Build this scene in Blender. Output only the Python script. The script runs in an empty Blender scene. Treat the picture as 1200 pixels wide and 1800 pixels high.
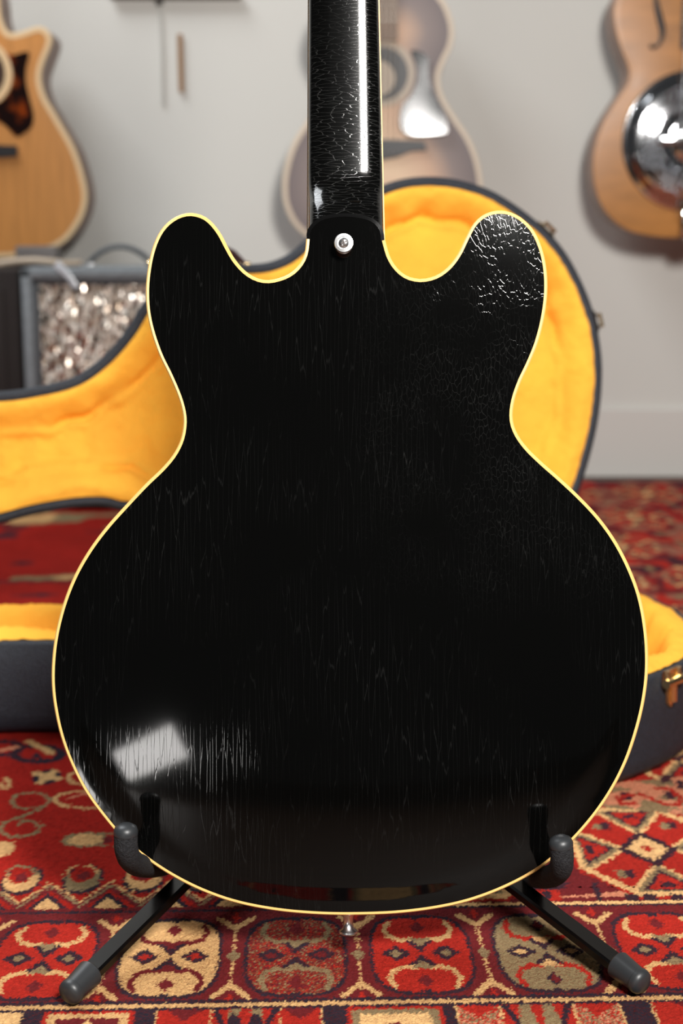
import bpy, bmesh, math, random
import numpy as np
from mathutils import Vector, Matrix
from mathutils.geometry import delaunay_2d_cdt
random.seed(7); RNG = np.random.default_rng(7)
PI = math.pi
SC = bpy.context.scene
COL = SC.collection

# ------------------------------------------------------------------ camera
FPX, CAMH = 2500.0, 0.495                      # focal length in pixels of the 1200x1800 frame, lens height over the rug
TH = math.atan(494 / FPX); CT, ST = math.cos(TH), math.sin(TH)
cam_data = bpy.data.cameras.new('camera')
cam = bpy.data.objects.new('camera', cam_data); COL.objects.link(cam)
cam.location = (0, 0, CAMH); cam.rotation_euler = (PI / 2 - TH, 0, 0)
cam_data.sensor_fit = 'VERTICAL'; cam_data.sensor_height = 36; cam_data.sensor_width = 24
cam_data.lens = FPX / 1800 * 36
cam_data.dof.use_dof = True; cam_data.dof.focus_distance = 0.967; cam_data.dof.aperture_fstop = 5.6
cam_data.clip_start = 0.02
SC.camera = cam
SC.view_settings.view_transform = 'Standard'; SC.view_settings.look = 'None'
SC.view_settings.gamma = 1; SC.view_settings.use_curve_mapping = False
SC.view_settings.exposure = 0.0

# ------------------------------------------------------------------ world and lights
world = bpy.data.worlds.new('world'); SC.world = world; world.use_nodes = True
world.node_tree.nodes['Background'].inputs[0].default_value = (0.95, 0.97, 1.0, 1)
world.node_tree.nodes['Background'].inputs[1].default_value = 0.04

def area(name, loc, target, sx, sy, power, color=(1, 1, 1)):
    d = bpy.data.lights.new(name, 'AREA'); d.shape = 'RECTANGLE'; d.size = sx; d.size_y = sy
    d.energy = power; d.color = color
    o = bpy.data.objects.new(name, d); COL.objects.link(o); o.location = loc
    o.rotation_euler = (Vector(target) - Vector(loc)).to_track_quat('-Z', 'Y').to_euler()
    return o
area('key_softbox', (0.42, -0.30, 1.28), (0.0, 2.6, 0.55), 0.34, 0.36, 66, (1.0, 0.97, 0.93))
area('ceiling_panel', (-1.25, 1.9, 2.55), (-0.8, 1.95, 0.0), 1.3, 1.2, 58, (0.93, 0.97, 1.0))
low = area('low_softbox', (-0.43, -0.35, 0.10), (-0.13, 0.91, 0.145), 0.20, 0.085, 0.9, (1.0, 0.97, 0.94))
low.rotation_euler.rotate_axis('Z', math.radians(28))

# ------------------------------------------------------------------ helpers
def ray(px, py):
    x = (px - 600) / FPX; y = (900 - py) / FPX
    return np.array([x, CT + y * ST, -ST + y * CT])
EYE = np.array([0, 0, CAMH])
def at_y(px, py, Y):
    r = ray(px, py); return EYE + r * (Y / r[1])
def at_z(px, py, z=0.0):
    r = ray(px, py); return EYE + r * ((z - CAMH) / r[2])
def lin(c):
    return tuple(((v / 255) / 12.92 if v / 255 <= 0.04045 else ((v / 255 + 0.055) / 1.055) ** 2.4) for v in c)

def link(name, me, mat=None, parent=None):
    o = bpy.data.objects.new(name, me); COL.objects.link(o)
    if mat: me.materials.append(mat)
    if parent: o.parent = parent
    return o
def bobj(name, bm, mat=None, parent=None, smooth=True, angle=40):
    me = bpy.data.meshes.new(name)
    bmesh.ops.recalc_face_normals(bm, faces=bm.faces)
    bm.to_mesh(me); bm.free()
    if smooth:
        for p in me.polygons: p.use_smooth = True
        try: me.set_sharp_from_angle(angle=math.radians(angle))
        except Exception: pass
    return link(name, me, mat, parent)
def pyobj(name, verts, faces, mat=None, parent=None, smooth=True, angle=40, recalc=True):
    bm = bmesh.new()
    vs = [bm.verts.new(tuple(float(c) for c in v)) for v in verts]
    for f in faces:
        try: bm.faces.new([vs[i] for i in f])
        except ValueError: pass
    if not recalc:
        me = bpy.data.meshes.new(name); bm.to_mesh(me); bm.free()
        for p in me.polygons: p.use_smooth = smooth
        return link(name, me, mat, parent)
    return bobj(name, bm, mat, parent, smooth, angle)
def thing(name, label, cat, loc=(0, 0, 0), rot=(0, 0, 0), group=None):
    o = bpy.data.objects.new(name, None); COL.objects.link(o); o.location = loc; o.rotation_euler = rot
    o.empty_display_size = 0.05
    return tag(o, label, cat, group)
def tag(o, label, cat, group=None):
    o['label'] = label; o['category'] = cat
    if group: o['group'] = group
    return o
def structure(o): o['kind'] = 'structure'; return o

def add_box(bm, c, s, bev=0.0, rot=None, seg=2):
    t = bmesh.new(); bmesh.ops.create_cube(t, size=1)
    bmesh.ops.scale(t, vec=s, verts=t.verts)
    if bev: bmesh.ops.bevel(t, geom=t.edges[:], offset=bev, segments=seg, affect='EDGES', profile=0.5)
    if rot is not None: bmesh.ops.rotate(t, cent=(0, 0, 0), matrix=rot, verts=t.verts)
    bmesh.ops.translate(t, vec=c, verts=t.verts)
    me = bpy.data.meshes.new('t'); t.to_mesh(me); t.free(); bm.from_mesh(me); bpy.data.meshes.remove(me)
def add_tube(bm, pts, r, n=10, caps=True, squash=None, up=None):
    """round tube along a polyline; r is one radius or a list. squash=(a,b) makes an oval or flat bar."""
    pts = [Vector(p) for p in pts]; rs = r if isinstance(r, (list, tuple)) else [r] * len(pts)
    rings = []; prev = None
    for i, p in enumerate(pts):
        d = (pts[min(i + 1, len(pts) - 1)] - pts[max(i - 1, 0)]).normalized()
        if prev is None:
            ref = Vector(up) if up else (Vector((0, 0, 1)) if abs(d.z) < 0.9 else Vector((1, 0, 0)))
            a = d.cross(ref).normalized()
        else: a = (prev - d * prev.dot(d)).normalized()
        prev = a; b = d.cross(a).normalized()
        ka, kb = squash or (1, 1)
        rings.append([bm.verts.new(p + (a * math.cos(t) * ka + b * math.sin(t) * kb) * rs[i])
                      for t in [2 * PI * k / n for k in range(n)]])
    for A, B in zip(rings, rings[1:]):
        for k in range(n): bm.faces.new((A[k], A[(k + 1) % n], B[(k + 1) % n], B[k]))
    if caps: bm.faces.new(rings[0][::-1]); bm.faces.new(rings[-1])
def add_bar(bm, a, b, wid, thk, up):
    """rectangular tube from a to b"""
    a, b = Vector(a), Vector(b); d = (b - a).normalized(); s = d.cross(Vector(up)).normalized(); u = s.cross(d)
    ring = []
    for p in (a, b):
        ch = thk * 0.2; w2, t2 = wid / 2, thk / 2
        pr = [(-w2 + ch, -t2), (w2 - ch, -t2), (w2, -t2 + ch), (w2, t2 - ch), (w2 - ch, t2), (-w2 + ch, t2), (-w2, t2 - ch), (-w2, -t2 + ch)]
        ring.append([bm.verts.new(p + s * x + u * y) for x, y in pr])
    for k in range(8): bm.faces.new((ring[0][k], ring[0][(k + 1) % 8], ring[1][(k + 1) % 8], ring[1][k]))
    bm.faces.new(ring[0][::-1]); bm.faces.new(ring[1])
def add_lathe(bm, prof, M=Matrix(), n=24):
    """prof = [(radius, height)], turned about local Z, then moved by M"""
    rings = []
    for r, z in prof:
        if r < 1e-6: rings.append([bm.verts.new(M @ Vector((0, 0, z)))])
        else: rings.append([bm.verts.new(M @ Vector((r * math.cos(2 * PI * k / n), r * math.sin(2 * PI * k / n), z))) for k in range(n)])
    for A, B in zip(rings, rings[1:]):
        for k in range(n):
            k2 = (k + 1) % n
            if len(A) == 1 and len(B) == 1: continue
            if len(A) == 1: bm.faces.new((A[0], B[k2], B[k]))
            elif len(B) == 1: bm.faces.new((A[k], A[k2], B[0]))
            else: bm.faces.new((A[k], A[k2], B[k2], B[k]))
def frame(loc, zdir, xdir=(1, 0, 0)):
    z = Vector(zdir).normalized(); x = Vector(xdir); x = (x - z * x.dot(z)).normalized(); y = z.cross(x)
    return Matrix(((x.x, y.x, z.x, loc[0]), (x.y, y.y, z.y, loc[1]), (x.z, y.z, z.z, loc[2]), (0, 0, 0, 1)))

def spline(pts, closed=True, step=0.004):
    """Catmull-Rom through pts, resampled evenly"""
    P = np.array(pts, float); n = len(P); out = []
    rng = range(n) if closed else range(n - 1)
    for i in rng:
        if closed: p0, p1, p2, p3 = P[(i - 1) % n], P[i], P[(i + 1) % n], P[(i + 2) % n]
        else: p0, p1, p2, p3 = P[max(i - 1, 0)], P[i], P[i + 1], P[min(i + 2, n - 1)]
        for t in np.linspace(0, 1, 12, endpoint=False):
            out.append(0.5 * ((2 * p1) + (-p0 + p2) * t + (2 * p0 - 5 * p1 + 4 * p2 - p3) * t * t + (-p0 + 3 * p1 - 3 * p2 + p3) * t ** 3))
    if not closed: out.append(P[-1])
    out = np.array(out); Q = np.vstack([out, out[:1]]) if closed else out
    L = np.r_[0, np.cumsum(np.linalg.norm(np.diff(Q, axis=0), axis=1))]
    m = max(8, int(L[-1] / step)); s = np.linspace(0, L[-1], m, endpoint=not closed)
    return np.c_[np.interp(s, L, Q[:, 0]), np.interp(s, L, Q[:, 1])]
def normals2(O, closed=True):
    """outward normals of a polyline (positive orientation assumed after ccw())"""
    if closed: T = np.roll(O, -2, 0) - np.roll(O, 2, 0)
    else: T = np.gradient(O, axis=0)
    T /= np.linalg.norm(T, axis=1)[:, None] + 1e-12
    return np.c_[T[:, 1], -T[:, 0]]
def ccw(O):
    x, y = O[:, 0], O[:, 1]
    return O if np.sum(x * np.roll(y, -1) - np.roll(x, -1) * y) > 0 else O[::-1].copy()
def inside(P, O):
    x, y = P[:, 0][:, None], P[:, 1][:, None]; a = O; b = np.roll(O, -1, 0)
    c = ((a[:, 1] > y) != (b[:, 1] > y)) & (x < (b[:, 0] - a[:, 0]) * (y - a[:, 1]) / (b[:, 1] - a[:, 1] + 1e-15) + a[:, 0])
    return c.sum(1) % 2 == 1
def segdist(P, O, closed=True):
    a = O if closed else O[:-1]; b = np.roll(O, -1, 0) if closed else O[1:]
    best = np.full(len(P), 1e9); d = b - a; L = (d ** 2).sum(1) + 1e-15
    for i in range(0, len(P), 4000):
        q = P[i:i + 4000][:, None, :]
        t = np.clip(((q - a) * d).sum(2) / L, 0, 1)
        best[i:i + 4000] = np.sqrt((((a + t[..., None] * d) - q) ** 2).sum(2)).min(1)
    return best
def sheet(O, step):
    """triangulated flat sheet filling outline O -> verts2d, faces, number of edge verts first"""
    lo, hi = O.min(0), O.max(0)
    gx, gy = np.meshgrid(np.arange(lo[0], hi[0], step), np.arange(lo[1], hi[1], step * 0.87))
    gx[1::2] += step / 2
    G = np.c_[gx.ravel(), gy.ravel()]; G = G[inside(G, O)]
    G = G[segdist(G, O) > step * 0.55]
    n = len(O); V = np.vstack([O, G])
    r = delaunay_2d_cdt([Vector(v) for v in V], [(i, (i + 1) % n) for i in range(n)], [list(range(n))], 1, 1e-7)
    return np.array([[v.x, v.y] for v in r[0]]), [list(f) for f in r[2]]
def membrane(O, step=0.005, iters=1500):
    """soap-film dome over outline O, as a sampler of height 0..1"""
    lo = O.min(0) - 2 * step; hi = O.max(0) + 2 * step
    nx, ny = int((hi[0] - lo[0]) / step) + 1, int((hi[1] - lo[1]) / step) + 1
    X, Y = np.meshgrid(lo[0] + step * np.arange(nx), lo[1] + step * np.arange(ny))
    P = np.c_[X.ravel(), Y.ravel()]; m = inside(P, O).reshape(ny, nx); h = np.zeros((ny, nx))
    for _ in range(iters):
        a = np.zeros_like(h); a[1:-1, 1:-1] = (h[:-2, 1:-1] + h[2:, 1:-1] + h[1:-1, :-2] + h[1:-1, 2:]) / 4 + 1e-3
        h = np.where(m, a, 0)
    h = h / h.max()
    def f(Q):
        u = (Q[:, 0] - lo[0]) / step; v = (Q[:, 1] - lo[1]) / step
        i = np.clip(u.astype(int), 0, nx - 2); j = np.clip(v.astype(int), 0, ny - 2); a = u - i; b = v - j
        return h[j, i] * (1 - a) * (1 - b) + h[j, i + 1] * a * (1 - b) + h[j + 1, i] * (1 - a) * b + h[j + 1, i + 1] * a * b
    return f
def wallring(A, za, B, zb, closed=True):
    """quad strip between polyline A at za and B at zb (za/zb scalars or arrays)"""
    n = len(A); V = [(*A[i], za if np.isscalar(za) else za[i]) for i in range(n)] + [(*B[i], zb if np.isscalar(zb) else zb[i]) for i in range(n)]
    m = n if closed else n - 1
    return V, [(i, (i + 1) % n, n + (i + 1) % n, n + i) for i in range(m)]
def multi(*parts):
    V, F = [], []
    for v, f in parts:
        k = len(V); V += list(v); F += [tuple(i + k for i in q) for q in f]
    return V, F
def smooth01(x): x = np.clip(x, 0, 1); return x * x * (3 - 2 * x)
def vnoise(P, s, seed=0):
    """cheap smooth value noise on 2-D points"""
    g = np.random.default_rng(seed).random((64, 64)); q = P * s; i = np.floor(q).astype(int); f = smooth01(q - i)
    a, b = i[:, 0] % 64, i[:, 1] % 64; a2, b2 = (a + 1) % 64, (b + 1) % 64
    return (g[a, b] * (1 - f[:, 0]) + g[a2, b] * f[:, 0]) * (1 - f[:, 1]) + (g[a, b2] * (1 - f[:, 0]) + g[a2, b2] * f[:, 0]) * f[:, 1]

# ------------------------------------------------------------------ materials
def mat(name, col, rough=0.5, metal=0.0, spec=0.5, coat=0.0, sheen=0.0, bump=0.0, bscale=200, var=0.0, vscale=20, stretch=(1, 1, 1)):
    m = bpy.data.materials.new(name); m.use_nodes = True; nt = m.node_tree; b = nt.nodes['Principled BSDF']
    c = lin(col) if max(col) > 1 else col
    b.inputs['Base Color'].default_value = (*c, 1); b.inputs['Roughness'].default_value = rough
    b.inputs['Metallic'].default_value = metal; b.inputs['Specular IOR Level'].default_value = spec
    b.inputs['Coat Weight'].default_value = coat; b.inputs['Coat Roughness'].default_value = 0.04
    if sheen: b.inputs['Sheen Weight'].default_value = sheen; b.inputs['Sheen Roughness'].default_value = 0.5; b.inputs['Sheen Tint'].default_value = (*c, 1)
    tc = nt.nodes.new('ShaderNodeTexCoord'); mp = nt.nodes.new('ShaderNodeMapping'); mp.inputs['Scale'].default_value = stretch
    nt.links.new(tc.outputs['Object'], mp.inputs['Vector'])
    if bump:
        n = nt.nodes.new('ShaderNodeTexNoise'); n.inputs['Scale'].default_value = bscale; n.inputs['Detail'].default_value = 3
        bp = nt.nodes.new('ShaderNodeBump'); bp.inputs['Strength'].default_value = bump; bp.inputs['Distance'].default_value = 0.002
        nt.links.new(mp.outputs[0], n.inputs['Vector']); nt.links.new(n.outputs[0], bp.inputs['Height']); nt.links.new(bp.outputs[0], b.inputs['Normal'])
    if var:
        n = nt.nodes.new('ShaderNodeTexNoise'); n.inputs['Scale'].default_value = vscale; n.inputs['Detail'].default_value = 4
        r = nt.nodes.new('ShaderNodeValToRGB')
        r.color_ramp.elements[0].position = 0.3; r.color_ramp.elements[1].position = 0.7
        r.color_ramp.elements[0].color = (*[max(0, v * (1 - var)) for v in c], 1); r.color_ramp.elements[1].color = (*[min(1, v * (1 + var)) for v in c], 1)
        nt.links.new(mp.outputs[0], n.inputs['Vector']); nt.links.new(n.outputs[0], r.inputs[0]); nt.links.new(r.outputs[0], b.inputs['Base Color'])
    return m

def lacquer(name, scale, stretch, amount, wid, seed, patch, web=0.0, rough=0.05, bstr=0.08):
    """aged black gloss lacquer: fine checking lines and dusty specks"""
    m = bpy.data.materials.new(name); m.use_nodes = True; nt = m.node_tree; N = nt.nodes; L = nt.links; b = N['Principled BSDF']
    tc = N.new('ShaderNodeTexCoord'); mp = N.new('ShaderNodeMapping'); mp.inputs['Scale'].default_value = stretch; mp.inputs['Location'].default_value = (seed, seed * 0.7, 0)
    L.new(tc.outputs['Object'], mp.inputs[0])
    nz = N.new('ShaderNodeTexNoise'); nz.inputs['Scale'].default_value = scale * 0.9; nz.inputs['Detail'].default_value = 3
    L.new(mp.outputs[0], nz.inputs['Vector'])
    mx = N.new('ShaderNodeMixRGB'); mx.blend_type = 'LINEAR_LIGHT'; mx.inputs[0].default_value = 0.35 / scale
    L.new(mp.outputs[0], mx.inputs[1]); L.new(nz.outputs['Color'], mx.inputs[2])
    vo = N.new('ShaderNodeTexVoronoi'); vo.voronoi_dimensions = '2D'; vo.feature = 'DISTANCE_TO_EDGE'; vo.inputs['Scale'].default_value = scale
    L.new(mx.outputs[0], vo.inputs['Vector'])
    mr = N.new('ShaderNodeMapRange'); mr.inputs['From Min'].default_value = 0.0; mr.inputs['From Max'].default_value = wid; mr.inputs['To Min'].default_value = 1; mr.inputs['To Max'].default_value = 0
    L.new(vo.outputs['Distance'], mr.inputs['Value'])
    pn = N.new('ShaderNodeTexNoise'); pn.inputs['Scale'].default_value = patch; pn.inputs['Detail'].default_value = 2; L.new(tc.outputs['Object'], pn.inputs['Vector'])
    pr = N.new('ShaderNodeMapRange'); pr.inputs['From Min'].default_value = 0.4 if web else 0.28; pr.inputs['From Max'].default_value = 0.7; L.new(pn.outputs[0], pr.inputs['Value'])
    mul = N.new('ShaderNodeMath'); mul.operation = 'MULTIPLY'; L.new(mr.outputs[0], mul.inputs[0]); L.new(pr.outputs[0], mul.inputs[1])
    if web:                                     # net-like checking, strongest where the finish has aged most
        m2 = N.new('ShaderNodeMapping'); m2.inputs['Scale'].default_value = (1, 0.42, 1); L.new(tc.outputs['Object'], m2.inputs[0])
        n2 = N.new('ShaderNodeTexNoise'); n2.inputs['Scale'].default_value = 120; n2.inputs['Detail'].default_value = 3; L.new(m2.outputs[0], n2.inputs['Vector'])
        x2 = N.new('ShaderNodeMixRGB'); x2.blend_type = 'LINEAR_LIGHT'; x2.inputs[0].default_value = 0.004; L.new(m2.outputs[0], x2.inputs[1]); L.new(n2.outputs['Color'], x2.inputs[2])
        v2 = N.new('ShaderNodeTexVoronoi'); v2.voronoi_dimensions = '2D'; v2.feature = 'DISTANCE_TO_EDGE'; v2.inputs['Scale'].default_value = 380; L.new(x2.outputs[0], v2.inputs['Vector'])
        r2 = N.new('ShaderNodeMapRange'); r2.inputs['From Max'].default_value = 0.05; r2.inputs['To Min'].default_value = 1; r2.inputs['To Max'].default_value = 0; L.new(v2.outputs['Distance'], r2.inputs['Value'])
        sx = N.new('ShaderNodeSeparateXYZ'); L.new(tc.outputs['Object'], sx.inputs[0])
        gx = N.new('ShaderNodeMapRange'); gx.inputs['From Min'].default_value = 0.0; gx.inputs['From Max'].default_value = 0.09; L.new(sx.outputs['X'], gx.inputs['Value'])
        gy = N.new('ShaderNodeMapRange'); gy.inputs['From Min'].default_value = 0.20; gy.inputs['From Max'].default_value = 0.34; L.new(sx.outputs['Y'], gy.inputs['Value'])
        p2 = N.new('ShaderNodeTexNoise'); p2.inputs['Scale'].default_value = 24; p2.inputs['Detail'].default_value = 3; L.new(tc.outputs['Object'], p2.inputs['Vector'])
        q2 = N.new('ShaderNodeMapRange'); q2.inputs['From Min'].default_value = 0.38; q2.inputs['From Max'].default_value = 0.72; L.new(p2.outputs[0], q2.inputs['Value'])
        prev = r2.outputs[0]
        for o_ in (gx.outputs[0], gy.outputs[0], q2.outputs[0]):
            k = N.new('ShaderNodeMath'); k.operation = 'MULTIPLY'; L.new(prev, k.inputs[0]); L.new(o_, k.inputs[1]); prev = k.outputs[0]
        k = N.new('ShaderNodeMath'); k.operation = 'MULTIPLY_ADD'; k.use_clamp = True; L.new(prev, k.inputs[0]); k.inputs[1].default_value = web; L.new(mul.outputs[0], k.inputs[2]); mul = k
    sp = N.new('ShaderNodeTexVoronoi'); sp.inputs['Scale'].default_value = 150; L.new(tc.outputs['Object'], sp.inputs['Vector'])
    s2 = N.new('ShaderNodeMath'); s2.operation = 'LESS_THAN'; s2.inputs[1].default_value = 0.035; L.new(sp.outputs['Distance'], s2.inputs[0])
    sm = N.new('ShaderNodeMath'); sm.operation = 'MULTIPLY'; L.new(s2.outputs[0], sm.inputs[0]); sm.inputs[1].default_value = 0.5
    sepc = N.new('ShaderNodeSeparateColor'); L.new(sp.outputs['Color'], sepc.inputs[0])
    gt = N.new('ShaderNodeMath'); gt.operation = 'GREATER_THAN'; gt.inputs[1].default_value = 0.6; L.new(sepc.outputs[0], gt.inputs[0])
    sm2 = N.new('ShaderNodeMath'); sm2.operation = 'MULTIPLY'; L.new(sm.outputs[0], sm2.inputs[0]); L.new(gt.outputs[0], sm2.inputs[1])
    ad = N.new('ShaderNodeMath'); ad.operation = 'ADD'; ad.use_clamp = True; L.new(mul.outputs[0], ad.inputs[0]); L.new(sm2.outputs[0], ad.inputs[1])
    mc = N.new('ShaderNodeMixRGB'); mc.inputs[1].default_value = (0.0012, 0.0012, 0.0011, 1); mc.inputs[2].default_value = (amount, amount, amount * 0.97, 1)
    L.new(ad.outputs[0], mc.inputs[0]); L.new(mc.outputs[0], b.inputs['Base Color'])
    bp = N.new('ShaderNodeBump'); bp.inputs['Strength'].default_value = bstr; bp.inputs['Distance'].default_value = 0.0002; bp.invert = True
    L.new(mul.outputs[0], bp.inputs['Height']); L.new(bp.outputs[0], b.inputs['Normal'])
    b.inputs['Roughness'].default_value = rough; b.inputs['Specular IOR Level'].default_value = 0.40
    return m

M = dict(
    black_body=lacquer('black_lacquer_body', 330, (1, 0.05, 1), 0.011, 0.035, 3.1, 9, 2.0, 0.06, 0.10),
    black_neck=lacquer('black_lacquer_neck', 420, (0.22, 1, 1), 0.045, 0.04, 1.7, 14, 0.0, 0.12, 0.22),
    black_side=mat('black_lacquer_side', (0.003, 0.003, 0.003), 0.12),
    binding=mat('aged_binding', (234, 188, 112), 0.35, spec=0.4, var=0.05, vscale=40),
    chrome=mat('chrome', (0.66, 0.67, 0.69), 0.09, 1.0),
    nickel=mat('nickel', (0.80, 0.80, 0.80), 0.28, 1.0),
    brass=mat('brass', (0.82, 0.62, 0.33), 0.24, 1.0),
    rosewood=mat('rosewood', (52, 36, 30), 0.5, var=0.25, vscale=30, stretch=(6, 0.5, 6)),
    ebony=mat('ebony', (30, 28, 30), 0.45),
    foam=mat('black_foam', (42, 42, 44), 0.95, spec=0.2, bump=0.8, bscale=900, var=0.35, vscale=500),
    rubber=mat('grey_rubber', (42, 44, 46), 0.42, spec=0.5),
    stand=mat('black_painted_steel', (7, 6, 6), 0.24, spec=0.25),
    tolex=mat('blue_black_tolex', (29, 34, 43), 0.62, bump=0.6, bscale=700, var=0.3, vscale=300),
    tolex_edge=mat('grey_tolex_edge', (52, 56, 64), 0.6, bump=0.6, bscale=700, var=0.3, vscale=300),
    plush=mat('golden_plush', (0.95, 0.46, 0.055), 0.95, spec=0.1, sheen=0.35, bump=0.5, bscale=450, var=0.10, vscale=14),
    leather=mat('oxblood_leather', (58, 28, 28), 0.5),
    wall=mat('warm_white_paint', (207, 205, 199), 0.85, spec=0.2, bump=0.08, bscale=60, var=0.015, vscale=1.5),
    base=mat('white_baseboard_paint', (206, 202, 196), 0.6),
    floor=mat('dark_oak_floor', (70, 48, 34), 0.5, var=0.3, vscale=8, stretch=(0.4, 5, 1)),
    spruce=mat('honey_spruce', (196, 134, 72), 0.35, var=0.14, vscale=22, stretch=(5, 0.35, 1)),
    spruce2=mat('flamed_maple', (172, 116, 58), 0.32, spec=0.35, var=0.16, vscale=14, stretch=(0.8, 3, 1)),
    side_wood=mat('dark_mahogany', (128, 98, 84), 0.4, var=0.15, vscale=20),
    cream=mat('cream_binding', (222, 190, 146), 0.5),
    cream_grey=mat('pale_maple_binding', (206, 188, 166), 0.5),
    tortoise=None, burst=None,
    black_plastic=mat('black_plastic', (14, 14, 17), 0.12, coat=0.3),
    inside=mat('dark_interior', (60, 38, 24), 0.8),
    paper=mat('pale_label_paper', (190, 176, 160), 0.8),
    string=mat('bronze_string', (0.62, 0.5, 0.36), 0.3, 1.0),
    steel=mat('steel_string', (0.6, 0.6, 0.62), 0.3, 1.0),
    amp=mat('grey_amp_vinyl', (122, 128, 132), 0.6, bump=0.4, bscale=500, var=0.12, vscale=120),
    amp_dark=mat('dark_amp_frame', (78, 82, 86), 0.6),
    grille=None,
    cab=mat('dark_brown_grille', (34, 27, 25), 0.9, bump=0.4, bscale=500),
    hide=mat('pale_cable_jacket', (186, 168, 148), 0.6),
    box=mat('dark_grey_plastic', (104, 98, 95), 0.55),
    tagp=mat('clear_tag_plastic', (200, 204, 210), 0.2),
    stick=mat('light_brown_stick', (150, 112, 76), 0.6),
    fret=mat('dull_fret_wire', (0.35, 0.32, 0.28), 0.55, 1.0),
    cord=mat('pale_grey_cord', (192, 190, 184), 0.7),
    shelf=mat('dark_shelf_wood', (66, 62, 56), 0.6),
)
def special_materials():
    # tortoiseshell
    m = mat('tortoiseshell', (30, 10, 6), 0.15, coat=0.3); nt = m.node_tree; b = nt.nodes['Principled BSDF']
    tc = nt.nodes.new('ShaderNodeTexCoord'); n = nt.nodes.new('ShaderNodeTexNoise'); n.inputs['Scale'].default_value = 26; n.inputs['Detail'].default_value = 5
    r = nt.nodes.new('ShaderNodeValToRGB'); e = r.color_ramp.elements; e[0].position = 0.48; e[0].color = (*lin((24, 9, 7)), 1); e[1].position = 0.72; e[1].color = (*lin((168, 70, 14)), 1)
    nt.links.new(tc.outputs['Object'], n.inputs['Vector']); nt.links.new(n.outputs[0], r.inputs[0]); nt.links.new(r.outputs[0], b.inputs['Base Color']); M['tortoise'] = m
    # sunburst: colour of the finish by distance to the body's edge, stored on the mesh as 'edge'
    m = mat('grey_sunburst', (200, 170, 140), 0.5, spec=0.3); nt = m.node_tree; b = nt.nodes['Principled BSDF']
    a = nt.nodes.new('ShaderNodeAttribute'); a.attribute_name = 'edge'
    r = nt.nodes.new('ShaderNodeValToRGB'); e = r.color_ramp.elements
    e[0].position = 0.0; e[0].color = (*lin((112, 102, 103)), 1); e[1].position = 1.0; e[1].color = (*lin((234, 204, 172)), 1)
    k = e.new(0.34); k.color = (*lin((140, 126, 122)), 1); k = e.new(0.62); k.color = (*lin((208, 172, 146)), 1)
    nt.links.new(a.outputs['Fac'], r.inputs[0]); nt.links.new(r.outputs[0], b.inputs['Base Color']); M['burst'] = m
    # sparkle grille cloth
    m = mat('sparkle_grille_cloth', (176, 158, 140), 0.7); nt = m.node_tree; b = nt.nodes['Principled BSDF']
    tc = nt.nodes.new('ShaderNodeTexCoord'); mp = nt.nodes.new('ShaderNodeMapping'); mp.inputs['Scale'].default_value = (1, 1, 0.5)
    v = nt.nodes.new('ShaderNodeTexVoronoi'); v.inputs['Scale'].default_value = 190
    nt.links.new(tc.outputs['Object'], mp.inputs[0]); nt.links.new(mp.outputs[0], v.inputs['Vector'])
    s = nt.nodes.new('ShaderNodeSeparateColor'); nt.links.new(v.outputs['Color'], s.inputs[0])
    r = nt.nodes.new('ShaderNodeValToRGB'); e = r.color_ramp.elements; e[0].position = 0.1; e[0].color = (*lin((168, 148, 130)), 1); e[1].position = 0.9; e[1].color = (*lin((240, 230, 218)), 1)
    nt.links.new(s.outputs[0], r.inputs[0]); nt.links.new(r.outputs[0], b.inputs['Base Color'])
    ge = nt.nodes.new('ShaderNodeNewGeometry'); a1 = nt.nodes.new('ShaderNodeVectorMath'); a1.operation = 'SUBTRACT'; a1.inputs[1].default_value = (.5, .5, .5)
    v3 = nt.nodes.new('ShaderNodeTexVoronoi'); v3.inputs['Scale'].default_value = 240; v3.inputs['Randomness'].default_value = 1; nt.links.new(mp.outputs[0], v3.inputs['Vector'])
    wn = nt.nodes.new('ShaderNodeTexWhiteNoise'); nt.links.new(v3.outputs['Position'], wn.inputs['Vector']); nt.links.new(wn.outputs['Color'], a1.inputs[0])
    a2 = nt.nodes.new('ShaderNodeVectorMath'); a2.operation = 'SCALE'; a2.inputs['Scale'].default_value = 0.75; nt.links.new(a1.outputs[0], a2.inputs[0])
    a3 = nt.nodes.new('ShaderNodeVectorMath'); a3.operation = 'ADD'; nt.links.new(ge.outputs['Normal'], a3.inputs[0]); nt.links.new(a2.outputs[0], a3.inputs[1])
    a4 = nt.nodes.new('ShaderNodeVectorMath'); a4.operation = 'NORMALIZE'; nt.links.new(a3.outputs[0], a4.inputs[0]); nt.links.new(a4.outputs[0], b.inputs['Normal'])
    g = nt.nodes.new('ShaderNodeMath'); g.operation = 'GREATER_THAN'; g.inputs[1].default_value = 0.4; nt.links.new(s.outputs[1], g.inputs[0]); nt.links.new(g.outputs[0], b.inputs['Metallic'])
    mr = nt.nodes.new('ShaderNodeMapRange'); mr.inputs['To Min'].default_value = 0.7; mr.inputs['To Max'].default_value = 0.25; nt.links.new(g.outputs[0], mr.inputs['Value']); nt.links.new(mr.outputs[0], b.inputs['Roughness'])
    M['grille'] = m
    # rug wool
    m = mat('rug_wool', (150, 40, 30), 0.95, spec=0.1, sheen=0.25); nt = m.node_tree; b = nt.nodes['Principled BSDF']
    a = nt.nodes.new('ShaderNodeAttribute'); a.attribute_name = 'wool'
    nt.links.new(a.outputs['Color'], b.inputs['Base Color'])
    tc = nt.nodes.new('ShaderNodeTexCoord'); n = nt.nodes.new('ShaderNodeTexNoise'); n.inputs['Scale'].default_value = 800; n.inputs['Detail'].default_value = 2
    bp = nt.nodes.new('ShaderNodeBump'); bp.inputs['Strength'].default_value = 0.7; bp.inputs['Distance'].default_value = 0.002
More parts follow.
